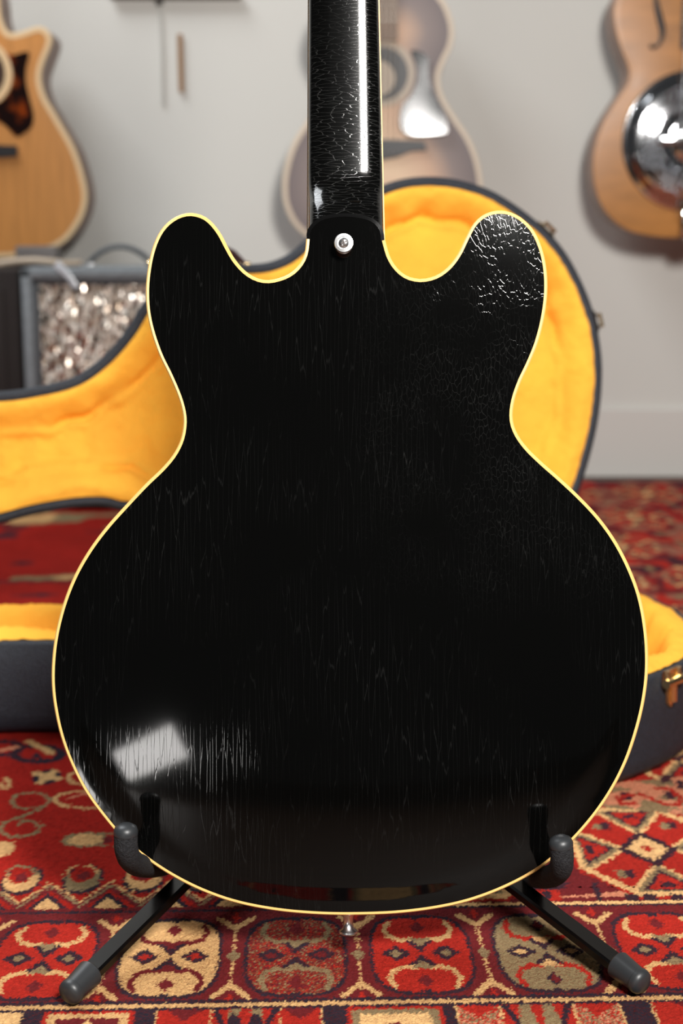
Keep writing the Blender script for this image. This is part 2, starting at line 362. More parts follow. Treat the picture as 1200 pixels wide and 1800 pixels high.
    nt.links.new(tc.outputs['Object'], n.inputs['Vector']); nt.links.new(n.outputs[0], bp.inputs['Height']); nt.links.new(bp.outputs[0], b.inputs['Normal'])
    M['wool'] = m
special_materials()

# ------------------------------------------------------------------ the setting
WALL_Y = 2.93; FLOOR_Z = -0.008
bm = bmesh.new(); add_box(bm, (0, 0.6, FLOOR_Z - 0.05), (6.4, 5.0, 0.1)); structure(bobj('floor', bm, M['floor'], smooth=False))
bm = bmesh.new(); add_box(bm, (0, WALL_Y + 0.06, 1.3), (6.4, 0.12, 2.7)); structure(bobj('wall_back', bm, M['wall'], smooth=False))
bm = bmesh.new(); add_box(bm, (0, WALL_Y - 0.006, 0.0635), (6.4, 0.012, 0.143), 0.003); structure(bobj('baseboard_back', bm, M['base'], smooth=False))

# ------------------------------------------------------------------ rug
def build_rug():
    o3 = at_z(600, 1756); p3 = at_z(0, 1765.5); q3 = at_z(1200, 1746.5)
    ax = (q3 - p3)[:2]; ax /= np.linalg.norm(ax); by = np.array([-ax[1], ax[0]]); org = o3[:2]
    def ab(px, py): d = at_z(px, py)[:2] - org; return np.array([d @ ax, d @ by])
    def zone(a0, a1, b0, b1, s):
        na, nb = max(1, round((a1 - a0) / s)), max(1, round((b1 - b0) / s))
        A, B = np.meshgrid(np.linspace(a0, a1, na + 1), np.linspace(b0, b1, nb + 1))
        i = np.arange(nb)[:, None] * (na + 1) + np.arange(na)[None]
        return np.c_[A.ravel(), B.ravel()], np.stack([i, i + 1, i + na + 2, i + na + 1], -1).reshape(-1, 4), s
    Z = [zone(-.42, .42, -.04, .16, .0012), zone(-.55, .55, .16, .55, .0019), zone(-1.05, 1.2, .55, 1.96, .0055),
         zone(-.42, .42, -.10, -.04, .0022), zone(-1.05, -.42, -.10, .16, .0035), zone(.42, 1.2, -.10, .16, .0035),
         zone(-1.05, -.55, .16, .55, .0045), zone(.55, 1.2, .16, .55, .0045)]
    V, F, S, k = [], [], [], 0
    for v, f, s in Z: V.append(v); F.append(f + k); S.append(np.full(len(v), s)); k += len(v)
    P = np.vstack(V); F = np.vstack(F); S = np.concatenate(S)
    wob = RNG.normal(0, 1, P.shape) * np.minimum(S, .002)[:, None] * 0.55       # woolly knot edges
    Q = P + wob; A, B = Q[:, 0], Q[:, 1]
    c = {k: np.array(lin(v)) for k, v in dict(red=(154, 35, 26), deep=(142, 27, 20), maroon=(92, 28, 31), navy=(30, 31, 40), beige=(208, 166, 112),
         sand=(190, 150, 100), olive=(122, 106, 76), pink=(188, 122, 92), far_dim=(132, 88, 70), brown=(120, 52, 36)).items()}
    C = np.tile(c['maroon'], (len(P), 1))
    def paint(mask, col): C[mask] = c[col]
    def poly(pts, u, v):
        pts = np.array(pts, float); m = np.zeros(len(u), bool); lo, hi = pts.min(0), pts.max(0)
        s = (u >= lo[0]) & (u <= hi[0]) & (v >= lo[1]) & (v <= hi[1])
        if s.any(): m[s] = inside(np.c_[u[s], v[s]], pts)
        return m
    def stroke(pts, w, u, v, closed=False):
        pts = np.array(pts, float); m = np.zeros(len(u), bool); lo, hi = pts.min(0) - w, pts.max(0) + w
        s = (u >= lo[0]) & (u <= hi[0]) & (v >= lo[1]) & (v <= hi[1])
        if s.any(): m[s] = segdist(np.c_[u[s], v[s]], pts, closed) < w
        return m
    arc = lambda x, y, rx, ry, t0, t1, n=14: [(x + rx * math.cos(t), y + ry * math.sin(t)) for t in np.linspace(math.radians(t0), math.radians(t1), n)]
    b_top = ab(850, 1590)[1]                                                  # far edge of the main border
    pitch = ab(740, 1671)[0] - ab(520, 1673)[0]; a_ref = ab(740, 1671)[0]; b_mid = ab(740, 1671)[1]; hb = b_top / 2
    # ---- field, left part: plain red ground with scrolls; right part: maroon ground with octagons
    field = B > b_top
    split = ab(600, 1500)[0]
    left = field & (A < split); right = field & (A >= split)
    paint(left, 'deep'); paint(right, 'maroon')
    # octagons on a lattice
    gc = ab(1138, 1488); gh = (ab(1268, 1488)[0] - ab(1008, 1488)[0]) / 2; gv = (ab(1138, 1416)[1] - ab(1138, 1568)[1]) / 2
    La, Lb = gh * 2.55, gv * 2.75
    ra = (A - gc[0]) / La; rb = (B - gc[1]) / Lb
    row = np.round(rb); ra2 = ra - 0.5 * (np.abs(row) % 2)
    u = (ra2 - np.round(ra2)) * La / gh; v = (rb - row) * Lb / gv
    cell = (np.round(ra2) * 7 + row * 13).astype(int)
    U, W = np.abs(u), np.abs(v); oct_ = np.maximum(np.maximum(U, W), (U + W) / 1.42)
    R = right | (field & (B > ab(600, 1060)[1]))
    far = R & (oct_ >= 1.06)
    h = vnoise(np.c_[A, B], 30, 3)
    fb_ = B > .45; paint(far & (h > .60), 'pink'); paint(far & (h > .74), 'sand'); paint(far & fb_ & (h > .60), 'maroon'); paint(far & fb_ & (h > .64), 'far_dim'); paint(far & (h < np.where(fb_, .36, .30)), 'navy')  # far wool in darker tones: the weaker light there is painted in
    h2 = vnoise(np.c_[A * 1.0, B * .8], 42, 9); paint(far & (h2 > .68), 'red'); paint(far & (h2 < .16), 'olive')
    near_r = right & (B < gc[1] - gv * 1.02)
    paint(near_r, 'maroon')
    paint(R & (oct_ < 1.08), 'red'); paint(R & (oct_ < 1.03), 'beige'); paint(R & fb_ & (oct_ < 1.03), 'far_dim'); paint(R & (oct_ < .93), 'red')  # far octagon outlines darkened too, for the same weaker light
    for x, y in ((U, W), (W, U)):                                             # E/W and N/S triangles
        tri = lambda e: R & (x < .95 - e * .3) & (x > .30 + e * 1.25) & (y < (x - .28 - e * 1.2) * .78)
        paint(tri(0), 'beige'); paint(tri(.07), 'olive'); paint(tri(.15), 'navy'); paint(tri(.21), 'red')
        paint(R & (x > .74) & (x < .84) & (y < .10), 'navy')
    dm = U + W * 1.0
    paint(R & (dm < .42), 'navy'); paint(R & (dm < .29), 'beige'); paint(R & (dm < .09), 'red')
    paint(R & (np.abs(U - W) < .03) & (dm < .0), 'navy')
    fl = R & (np.abs(U - .47) < .11) & (np.abs(W - .55) < .08); paint(fl, 'olive'); paint(fl & (u > np.sign(u) * .47), 'navy')
    # ribbons over the nearest octagon, dark dashes below it
    for pts, col, w in (([(1085, 1398), (1125, 1392), (1165, 1410), (1190, 1412), (1196, 1400), (1180, 1384), (1150, 1382)], 'red', .0028),
                        ([(1086, 1398), (1092, 1410), (1115, 1408)], 'red', .0026)):
        q = [ab(*p) for p in pts]; n_ = ab(1060, 1412); 
        if pts[0][0] == 1085:
            s = poly([ab(*p) for p in ((1050, 1414), (1220, 1430), (1230, 1360), (1085, 1372))], A, B); paint(s, 'pink'); paint(s & (vnoise(np.c_[A, B], 90, 4) > .62), 'olive')
            for p in ((1100, 1396), (1176, 1394), (1168, 1366), (1196, 1376)): paint(poly([ab(p[0] + x, p[1] + y) for x, y in ((-10, -6), (6, -7), (11, 6), (-5, 7))], A, B), 'navy')
        paint(stroke(q, w, A, B), col)
    for x in (1050, 1110, 1143, 1190, 1225): paint(poly([ab(x + dx, y) for dx, y in ((-14, 1568), (10, 1568), (16, 1585), (-6, 1585))] if x > 1060 else [ab(p, y) for p, y in ((1038, 1548), (1049, 1547), (1062, 1585), (1052, 1586))], A, B), 'navy')
    for x in (800, 960): 
        paint(poly([ab(x + dx, y) for dx, y in ((-26, 1562), (20, 1560), (28, 1578), (-18, 1580))], A, B), 'red'); paint(poly([ab(x + dx, y) for dx, y in ((-8, 1564), (8, 1563), (10, 1576), (-4, 1577))], A, B), 'navy')
    # ---- left field motifs (given by where they lie on the floor)
    def blob(px, py, rx, ry, col):
        k = ab(px, py); e = ab(px + rx, py); f = ab(px, py - ry)
        paint((((A - k[0]) / (e[0] - k[0])) ** 2 + ((B - k[1]) / (f[1] - k[1])) ** 2 < 1) & left, col)
    def line(pts, w, col, region=None):
        m = stroke([ab(*p) for p in pts], w, A, B); paint(m & (left if region is None else region), col)
    b_z = ab(100, 1597)[1]
    for i in range(-12, 6):                                                    # zigzag, triangles and crescents along the field's edge
        x = 84 + 107 * i; y = 1600 - (x - 84) * .0158
        line([(x - 53, y - 8), (x + 4, y - 46), (x + 61, y - 9)], .0042, 'maroon'); line([(x - 53, y - 8), (x + 4, y - 46), (x + 61, y - 9)], .0012, 'olive')
        line([(x - 53, y - 15), (x + 4, y - 52), (x + 61, y - 16)], .0010, 'sand')
        paint(left & poly([ab(x - 44, y), ab(x, y - 34), ab(x + 44, y)], A, B), 'navy'); paint(left & poly([ab(x - 32, y - 2), ab(x - 2, y - 25), ab(x + 30, y - 2)], A, B), 'sand')
        cx = x - 46; cy = y - 58; k = 'sand' if i % 2 == 0 else 'olive'
        blob(cx, cy + 2, 36, 25, 'navy'); blob(cx, cy, 31, 21, k); blob(cx, cy - 8, 22, 15, 'deep'); blob(cx, cy - 4, 12, 8, 'maroon')
        line(arc(cx, cy - 8, 27, 15, 180, 360), .0012, 'sand' if i % 2 else 'olive')
    blob0, line0 = blob, line
    for dx in (-900, -600, -300, 0):                                          # the same group of motifs repeats along the field
        blob = lambda px, py, rx, ry, col: blob0(px + dx, py, rx, ry, col)
        line = lambda pts, w, col: line0([(x + dx, y) for x, y in pts], w, col)
        blob(150, 1472, 40, 13, 'olive'); blob(150, 1472, 30, 10, 'sand'); line([(175, 1461), (215, 1462)], .0012, 'olive'); line([(170, 1483), (215, 1484)], .0012, 'olive'); blob(190, 1472, 10, 6, 'maroon')
        blob(4, 1489, 20, 14, 'sand'); blob(-80, 1480, 30, 14, 'olive'); blob(-80, 1480, 22, 9, 'sand')
        sc_ = spline([(57, 1416), (36, 1418), (22, 1409), (28, 1395), (55, 1390), (80, 1395), (86, 1405), (74, 1415), (45, 1429), (12, 1441), (2, 1452), (8, 1463), (30, 1467), (58, 1462), (70, 1452), (60, 1442), (44, 1439), (30, 1447)], False, 3)
        line([tuple(p) for p in sc_], .0021, 'olive')
        line(arc(150, 1402, 54, 15, 20, 340, 30), .0022, 'sand'); line([(118, 1402), (150, 1390), (176, 1398)], .0016, 'pink')
        line(arc(138, 1364, 18, 10, 60, 300, 16), .0024, 'sand')
        blob(82, 1363, 24, 13, 'navy'); line([(62, 1356), (104, 1366)], .0042, 'sand'); line([(70, 1372), (96, 1352)], .0042, 'sand')
        line(arc(8, 1374, 8, 9, -90, 180, 12), .0024, 'sand')
        line(arc(66, 1322, 42, 14, 0, 360, 30), .0048, 'navy'); line([(50, 1300), (90, 1320)], .004, 'sand'); line([(58, 1332), (64, 1322), (72, 1334)], .002, 'navy')
        line(arc(4, 1312, 32, 12, 0, 360, 24), .0046, 'navy'); line([(0, 1316), (30, 1310)], .0042, 'pink')
    blob, line = blob0, line0
    # far left field, behind the case: scattered pale flowers
    fl = field & (A < split) & (B > ab(100, 1290)[1])
    n1 = vnoise(np.c_[A * .7, B], 17, 21); n2 = vnoise(np.c_[A * .6, B], 26, 22)
    paint(fl, 'deep'); paint(fl & (n1 > .70), 'olive'); paint(fl & (n1 > .80), 'sand'); paint(fl & (n2 < .2), 'maroon'); paint(fl & (n2 < .1), 'navy')
    # ---- main border: row of cartouches
    band = (B > 0) & (B < b_top)
    paint(band, 'maroon')
    i = np.round((A - a_ref) / pitch); u = (A - a_ref - i * pitch) / (pitch * .383); v = (B - b_mid) / (hb * .80)
    kind = (i.astype(int) - 0) % 4        # 0 red (x=740), 1 tan, 2 red, 3 mottled/brown (x=520)
    tan = band & ((i == 1) | (i == -5)); bei = band & ((i == -2) | (i == 4)); mot = band & ((i == -1) | (i == 3)); redm = band & ~tan & ~bei & ~mot
    U, W = np.abs(u), np.abs(v)
    d = (U ** 3.2 + W ** 3.2) ** (1 / 3.2)
    notch = (U < .10) & (W > .95)
    paint(band & (d < 1.08), 'navy')
    ins = band & (d < 1.0) & ~notch
    C[ins & redm] = c['red']; C[ins & tan] = c['olive']; C[ins & bei] = c['sand']; C[ins & mot] = c['brown']
    sel = ins & mot; rr = RNG.random(len(P)); C[sel & (rr < .35)] = c['maroon']; C[sel & (rr > .72)] = c['olive']; C[sel & (rr > .86)] = c['red']
    horn = np.array([(.62, .86), (.72, .66), (.62, .46), (.40, .36), (.16, .38), (0, .22)])
    hm = np.zeros(len(P), bool); s = ins.copy()
    hm[s] = segdist(np.c_[U[s], W[s]], horn, False) < .055
    # horn colours by kind
    C[hm & redm] = c['sand']; C[hm & tan] = c['red']; C[hm & bei] = c['maroon']; C[hm & mot] = c['olive']
    t1 = ins & (W < .34) & (W > .03) & (U < (W - .02) * .95); paint(t1, 'navy')
    t2 = ins & (W < .40) & (W > .20) & (U < (W - .18) * 1.1); C[t2 & (redm | mot)] = c['olive']; C[t2 & tan] = c['sand']; C[t2 & bei] = c['maroon']
    lz = np.abs(U - .52) / .32 + W / .20
    paint(ins & (lz < 1.0), 'navy'); lc = ins & (lz < .45); C[lc & redm] = c['olive']; C[lc & tan] = c['sand']; C[lc & bei] = c['red']; C[lc & mot] = c['maroon']
    dd = U / .17 + np.abs(W - .72) / .17
    paint(ins & (dd < 1), 'maroon'); C[ins & (dd < 1) & (dd > .7) & tan] = c['navy']
    # dividers between cartouches
    j = np.floor((A - a_ref) / pitch); x = (A - a_ref - (j + .5) * pitch) / pitch; y = (B - b_mid) / hb
    Y = np.abs(y)
    paint(band & (np.abs(x) < .012) & (Y < .72) & (RNG.random(len(P)) > .25), 'sand')
    paint(band & (np.abs(x) / .055 + Y / .14 < 1), 'olive')
    paint(band & (np.abs(np.abs(x) - (Y - .60) * .55) < .035) & (Y > .58) & (Y < .88) & (np.abs(x) < .16), 'sand')
    paint(band & (np.abs(x) / .035 + np.abs(Y - .88) / .12 < 1), 'red')
    # guard lines
    paint((B > b_top - .0015) & (B < b_top + .0022), 'navy')
    m = (B > b_top + .0018) & (B < b_top + .0062); paint(m & (A >= split), 'beige'); paint(m & (A < split), 'maroon')
    paint((B > .0005) & (B < .0048), 'navy'); 
    paint((B > -.0042) & (B < .0005), 'sand'); paint((B < -.0042) & (B > -.0072), 'navy')
    # ---- outer border: blocks
    ob = B < -.0072; top = -.0072
    edges = [(-60, 38, 'beige'), (38, 76, 'navy'), (76, 236, 'frame'), (236, 274, 'navy'), (274, 372, 'red'), (372, 490, 'ram'), (490, 566, 'red'), (566, 610, 'navy'),
             (610, 780, 'box'), (780, 802, 'navy'), (802, 884, 'mix'), (884, 1010, 'ram'), (1010, 1098, 'mix'), (1098, 1150, 'navy'), (1150, 1300, 'red')]
    per = ab(1300, 1780)[0] - ab(-60, 1780)[0]; a0 = ab(-60, 1780)[0]
    Am = a0 + (A - a0) % per
    for x0, x1, k in edges:
        p0, p1 = ab(x0, 1780)[0], ab(x1, 1780)[0]; s = ob & (Am >= p0) & (Am < p1); w = p1 - p0; t = (Am - p0) / w; dpt = top - B
        if k in ('beige', 'navy', 'red'): paint(s, k)
        if k == 'red': paint(s & (np.abs(t - .5) * w < .012 - dpt * .9), 'maroon'); paint(s & ((t < .03) | (t > .97)), 'sand')
        if k == 'frame':
            e = np.minimum(np.minimum(t, 1 - t) * w, dpt); paint(s, 'red'); paint(s & (e > .003), 'sand'); paint(s & (e > .0085), 'maroon')
            q = np.abs(t - .5) * w / .022 + np.abs(dpt - .042) / .032; paint(s & (q < 1), 'beige'); paint(s & (q < .45), 'navy')
        if k == 'box':
            e = np.minimum(np.minimum(t, 1 - t) * w, dpt); paint(s, 'red'); paint(s & (e > .003), 'olive'); paint(s & (e > .0085), 'beige')
            q = np.abs(t - .5) * w / .026 + np.abs(dpt - .036) / .018; paint(s & (q < 1), 'maroon'); paint(s & (q < .8), 'olive'); paint(s & (q < .5), 'navy')
        if k == 'ram':
            paint(s, 'red'); tt = np.abs(t - .5) * 2
            paint(s & (np.abs(tt - .30 - dpt * 6) < .16) & (dpt < .05), 'olive'); paint(s & (np.abs(tt - .9 + dpt * 12) < .10), 'navy')
            q = ((tt - .32) / .24) ** 2 + ((dpt - .022) / .016) ** 2; paint(s & (q < 1), 'navy' if x0 < 500 else 'olive')
        if k == 'mix':
            paint(s, 'pink'); r2 = RNG.random(len(P)); C[s & (r2 < .38)] = c['red']; C[s & (r2 > .68)] = c['olive']; paint(s & ((t < .05) | (t > .95)), 'sand')
            paint(s & (np.abs(t - .5) * w < .014 - dpt), 'red')
    # wool variation
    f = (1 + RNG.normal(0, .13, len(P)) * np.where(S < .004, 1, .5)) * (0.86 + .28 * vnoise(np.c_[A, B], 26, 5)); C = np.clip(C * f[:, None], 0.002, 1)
    X = org[0] + P[:, 0] * ax[0] + P[:, 1] * by[0]; Yw = org[1] + P[:, 0] * ax[1] + P[:, 1] * by[1]
    Zh = RNG.normal(0, 1, len(P)) * np.where(S < .003, .00038, .0005) - .0018
    over = Yw > WALL_Y - .016; Yw = np.minimum(Yw, WALL_Y - .016)
    n0 = len(P)
    # thickness: a bound edge and an underside
    cs = [(-1.05, -.10), (1.2, -.10), (1.2, 1.96), (-1.05, 1.96)]; bx = []
    for z in (-.0012, FLOOR_Z + .0002):
        for a, b in cs: bx.append((org[0] + a * ax[0] + b * by[0], min(org[1] + a * ax[1] + b * by[1], WALL_Y - .016), z))
    co = np.vstack([np.c_[X, Yw, Zh], np.array(bx)])
    F2 = np.array([[n0 + i, n0 + (i + 1) % 4, n0 + 4 + (i + 1) % 4, n0 + 4 + i] for i in range(4)] + [[n0 + 7, n0 + 6, n0 + 5, n0 + 4]])
    F = np.vstack([F, F2]); C = np.vstack([C, np.tile(c['navy'], (8, 1))])
    me = bpy.data.meshes.new('patterned_rug'); me.vertices.add(len(co)); me.vertices.foreach_set('co', co.ravel())
    me.loops.add(F.size); me.loops.foreach_set('vertex_index', F.ravel().astype(np.int32))
    me.polygons.add(len(F)); me.polygons.foreach_set('loop_start', np.arange(0, F.size, 4, dtype=np.int32)); 
    me.update(calc_edges=True)
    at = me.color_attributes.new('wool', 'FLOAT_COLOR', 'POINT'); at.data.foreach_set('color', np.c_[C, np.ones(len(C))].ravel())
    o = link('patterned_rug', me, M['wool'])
    tag(o, 'red and navy hand-knotted wool rug with cartouche border covering the floor', 'rug')
build_rug()

# ------------------------------------------------------------------ black electric guitar, seen from the back
GS = FPX / 0.967                                                              # pixels per metre in the guitar's plane
GB = (612, 1609)
def gl(px, py): return ((px - GB[0]) / GS, (GB[1] - py) / GS)
def gworld(px, py, dz=0.0):
    """world point of a pixel in the guitar's plane moved dz towards the camera"""
    r = ray(px, py); p = EYE + r * 0.967
    return p + np.array([0, -CT, ST]) * dz
OUT = [(538, 420), (535, 445), (526, 464), (511, 479), (492, 488), (470, 492), (450, 488), (431, 476), (414, 457), (401, 435), (389, 412), (375, 393), (359, 380), (338, 374), (320, 376),
       (303, 384), (288, 397), (276, 415), (266, 441), (259, 475), (256, 510), (258, 548), (266, 585), (280, 625), (297, 660), (312, 695), (320, 722), (322, 745), (317, 773), (304, 799), (284, 823),
       (255, 851), (222, 886), (187, 925), (157, 965), (131, 1010), (111, 1060), (97, 1115), (91, 1165), (91, 1210), (97, 1255), (108, 1300), (125, 1345), (148, 1390), (178, 1432), (214, 1474),
       (256, 1510), (305, 1542), (360, 1569), (420, 1589), (490, 1602), (560, 1608), (625, 1609), (700, 1606), (770, 1597), (830, 1583), (890, 1560), (945, 1530), (995, 1490), (1040, 1441),
       (1075, 1391), (1101, 1340), (1120, 1285), (1133, 1230), (1139, 1175), (1137, 1115), (1127, 1055), (1110, 1005), (1085, 955), (1055, 912), (1021, 875), (985, 841), (951, 811), (925, 785),
       (908, 760), (901, 735), (904, 705), (915, 672), (931, 638), (946, 600), (957, 555), (962, 510), (960, 470), (952, 435), (938, 405), (918, 384), (895, 372), (872, 370), (850, 377),
       (832, 393), (818, 418), (805, 445), (788, 468), (766, 484), (740, 490), (716, 485), (698, 471), (685, 450), (677, 422)]
HEEL = [(676, 410), (672, 398), (660, 385), (640, 377), (606, 373), (572, 377), (553, 386), (541, 399), (537, 410)]
def build_black_guitar():
    base = gworld(*GB)
    g = thing('electric_guitar', 'glossy black double-cutaway electric guitar seen from behind on the floor stand', 'guitar', tuple(base), (PI / 2 - TH, 0, 0))
    edge = spline([gl(*p) for p in OUT], closed=False, step=.0035)             # where binding runs
    heel = spline([gl(*p) for p in [OUT[-1]] + HEEL + [OUT[0]]], closed=False, step=.0035)[1:-1]
    full = np.vstack([edge, heel]); orient = ccw(full)
    if not np.allclose(orient[0], full[0]): full = orient; edge = edge[::-1].copy(); full = np.vstack([heel[::-1], edge])
    N = normals2(full); ins = full - N * .0022
    ne = len(edge); st = 0 if np.allclose(full[0], edge[0]) else len(heel)
    eI = np.arange(st, st + ne)
    DEPTH = .043
    dome = membrane(full)
    def plate(name, z0, sgn, H, material):   # arched plate
        O = full - N * .0021
        V, F = sheet(O, .0055)
        m = dome(V); d = segdist(V, O)
        h = H * (1 - (1 - np.clip(m, 0, 1)) ** 1.5) * smooth01(d / .020) * (1 - .93 * smooth01((V[:, 1] - .17) / .19))
        V3 = np.c_[V, z0 + sgn * h]
        return pyobj(name, V3, F, material, g, recalc=True)
    back = plate('back', .0, 1, .0075, M['black_body'])
    plate('front', -DEPTH, -1, .013, M['black_side'])
    # rim (sides)
    V, F = wallring(full - N * .0004, -.0055, full - N * .0004, -DEPTH + .005)
    pyobj('rim', V, F, M['black_side'], g)
    V, F = wallring(full - N * .0022, .0002, full - N * .0004, -.0056); 
    # binding: an L-section strip all round except across the heel
    for nm, z, s in (('binding', 0, 1), ('binding', -DEPTH, -1)):
        e, n = full[eI], N[eI]
        a = e - n * .0023; rings = [(a, z + s * .0003), (e - n * .0008, z + s * .0005), (e, z - s * .0006), (e, z - s * .0056), (e - n * .0012, z - s * .0058)]
        pyobj(nm, *multi(*[wallring(rings[i][0], rings[i][1], rings[i + 1][0], rings[i + 1][1], closed=False) for i in range(4)]), M['binding'], g)
    hI = np.array([i for i in range(len(full)) if i not in set(eI[1:-1])])
    hI = np.roll(hI, -int(np.argmax(np.diff(hI) > 1)) - 1) if (np.diff(hI) > 1).any() else hI
    hp, hn = full[hI], N[hI]
    pyobj('heel_cap', *multi(wallring(hp - hn * .003, .0002, hp - hn * .0006, -.0004, False), wallring(hp - hn * .0006, -.0004, hp - hn * .0002, -.040, False)), M['black_side'], g)
    # neck: lofted C section, merging down into the heel
    secs = []
    ys = [(410, .0, 1.0), (392, -.003, .95), (376, -.006, .85), (362, -.0105, .7), (350, -.016, .45), (338, -.0205, .2), (325, -.0235, .05), (300, -.0245, 0), (200, -.0250, 0), (100, -.0254, 0), (0, -.0258, 0), (-150, -.0262, 0), (-400, -.0272, 0), (-640, -.0275, 0)]
    fb = -.0465
    pitch = lambda py: max(0.0, 345 - py) / GS * math.tan(math.radians(2.6))
    for py, zb, sq in ys:
        zb += pitch(py); fb = -.0465 + pitch(py)
        zmid = (zb + fb) / 2; sc = 2500 / (.967 - zmid)
        xl = 542 - (py) * .004; xr = 665.5 + py * .0225
        if py < 0: xr = 665.5 + py * .0225; xl = 542
        cx = ((xl + xr) / 2 - 600) / sc + (600 - GB[0]) / GS; hw = (xr - xl) / 2 / sc
        # the plane's local y for that pixel row at that depth
        yl = (900 - py) / FPX * (.967 - zmid) + (GB[1] - 900) / GS
        ring = []
        for k in range(25):
            t = PI * k / 24; ex = 2 / (4.1 + 0.5 * sq)
            cxs = math.copysign(abs(math.cos(t)) ** ex, math.cos(t)); sn = math.sin(t) ** ex
            ring.append((cx + hw * cxs, yl, fb + (zb - fb) * sn))
        secs.append(ring)
    V = [p for r in secs for p in r]; n = 25
    F = [(i * n + k, i * n + k + 1, (i + 1) * n + k + 1, (i + 1) * n + k) for i in range(len(secs) - 1) for k in range(n - 1)]
    F += [(i * n, (i + 1) * n, (i + 1) * n + n - 1, i * n + n - 1) for i in range(len(secs) - 1)] + [tuple(range(n))] + [tuple(range((len(secs) - 1) * n, len(secs) * n))]
    pyobj('neck', V, F, M['black_neck'], g, angle=70)
    # fingerboard with binding strips
    def strip(name, f0, f1, za, zb, m):
        Vb, Fb = [], []
        for py in (460, 345, 200, 0, -300, -640):
            dz = pitch(py); z = (za + zb) / 2 + dz; sc = 2500 / (.967 - z); xl, xr = 542 - py * .004, 665.5 + py * .0225
            cx = ((xl + xr) / 2 - 600) / sc + (600 - GB[0]) / GS; hw = (xr - xl) / 2 / sc + .0004; yl = (900 - py) / FPX * (.967 - z) + (GB[1] - 900) / GS
            Vb += [(cx + hw * f0, yl, za + dz), (cx + hw * f1, yl, za + dz), (cx + hw * f1, yl, zb + dz), (cx + hw * f0, yl, zb + dz)]
        for i in range(5):
            for k in range(4): Fb.append((i * 4 + k, i * 4 + (k + 1) % 4, i * 4 + 4 + (k + 1) % 4, i * 4 + 4 + k))
        Fb += [(0, 1, 2, 3), (20, 21, 22, 23)]
        return pyobj(name, Vb, Fb, m, g, smooth=False)
    fb = -.0465
    strip('fingerboard', -.955, .955, fb, -.0530, M['rosewood'])
    strip('fingerboard_binding', .955, 1.0, fb, -.0528, M['binding']); strip('fingerboard_binding', -1.0, -.955, fb, -.0528, M['binding'])
    # headstock (above the frame)
    cx, top = secs[-1][12][0], secs[-1][12][1]
    hs = [(-.021, 0), (-.030, .03), (-.037, .10), (-.036, .165), (-.015, .172), (0, .163), (.015, .172), (.036, .165), (.037, .10), (.030, .03), (.021, 0)]
    hp = np.array([(cx + x, top + y) for x, y in hs]); bm = bmesh.new()
    A = [bm.verts.new((x, y, -.004 - .25 * (y - top))) for x, y in hp]; B = [bm.verts.new((x, y, -.019 - .25 * (y - top))) for x, y in hp]
    bm.faces.new(A); bm.faces.new(B[::-1])
    for i in range(len(A)): j = (i + 1) % len(A); bm.faces.new((A[i], A[j], B[j], B[i]))
    bobj('headstock', bm, M['black_side'], g, angle=30)
    for s in (-1, 1):
        for k in range(3):
            bm = bmesh.new(); add_box(bm, (cx + s * .024, top + .045 + .042 * k, -.001 - .25 * (.045 + .042 * k)), (.016, .026, .008), .003)
            add_tube(bm, [(cx + s * .03, top + .045 + .042 * k, -.002 - .25 * (.045 + .042 * k)), (cx + s * .047, top + .045 + .042 * k, -.002 - .25 * (.045 + .042 * k))], .0025, 8)
            add_box(bm, (cx + s * .051, top + .045 + .042 * k, -.002 - .25 * (.045 + .042 * k)), (.011, .017, .005), .002)
            bobj('tuner', bm, M['nickel'], g)
    # strap button on the heel: washer, stem, screw
    hx, hy = gl(604, 432); zz = float(.0075 * (1 - (1 - dome(np.array([[hx, hy]]))[0]) ** 1.5)) * .8
    bm = bmesh.new(); add_lathe(bm, [(.0058, 0), (.0058, .0012), (.0040, .0025), (.0036, .0065), (.0062, .0088), (.0066, .0098), (.0062, .0106), (.0046, .0108), (.0041, .0100), (0, .0100)], frame((hx, hy, zz - .0006), (0, 0, 1)), 32)
    sb = bobj('strap_button', bm, M['nickel'], g)
    bm = bmesh.new(); add_lathe(bm, [(.0036, .0098), (.0034, .0112), (.0022, .0121), (0, .0124)], frame((hx, hy, zz - .0006), (0, 0, 1)), 20); bobj('screw', bm, M['nickel'], sb)
    bm = bmesh.new(); R45 = Matrix.Rotation(.4, 3, 'Z')
    for s in ((.0042, .0009, .0012), (.0009, .0042, .0012)): add_box(bm, (hx, hy, zz + .0114), s, 0, R45)
    bobj('screw_slot', bm, M['rosewood'], sb)
    # strap button at the tail
    tx, ty = gl(612, 1612)
    bm = bmesh.new(); add_lathe(bm, [(.0056, 0), (.0054, .0016), (.0036, .004), (.0031, .009), (.0040, .0125), (.0064, .0145), (.0066, .0158), (.0052, .0170), (0, .0174)], frame((tx, ty, -.018), (0, -1, 0), (1, 0, 0)), 28)
    bobj('strap_button', bm, M['nickel'], g)
    return g
build_black_guitar()

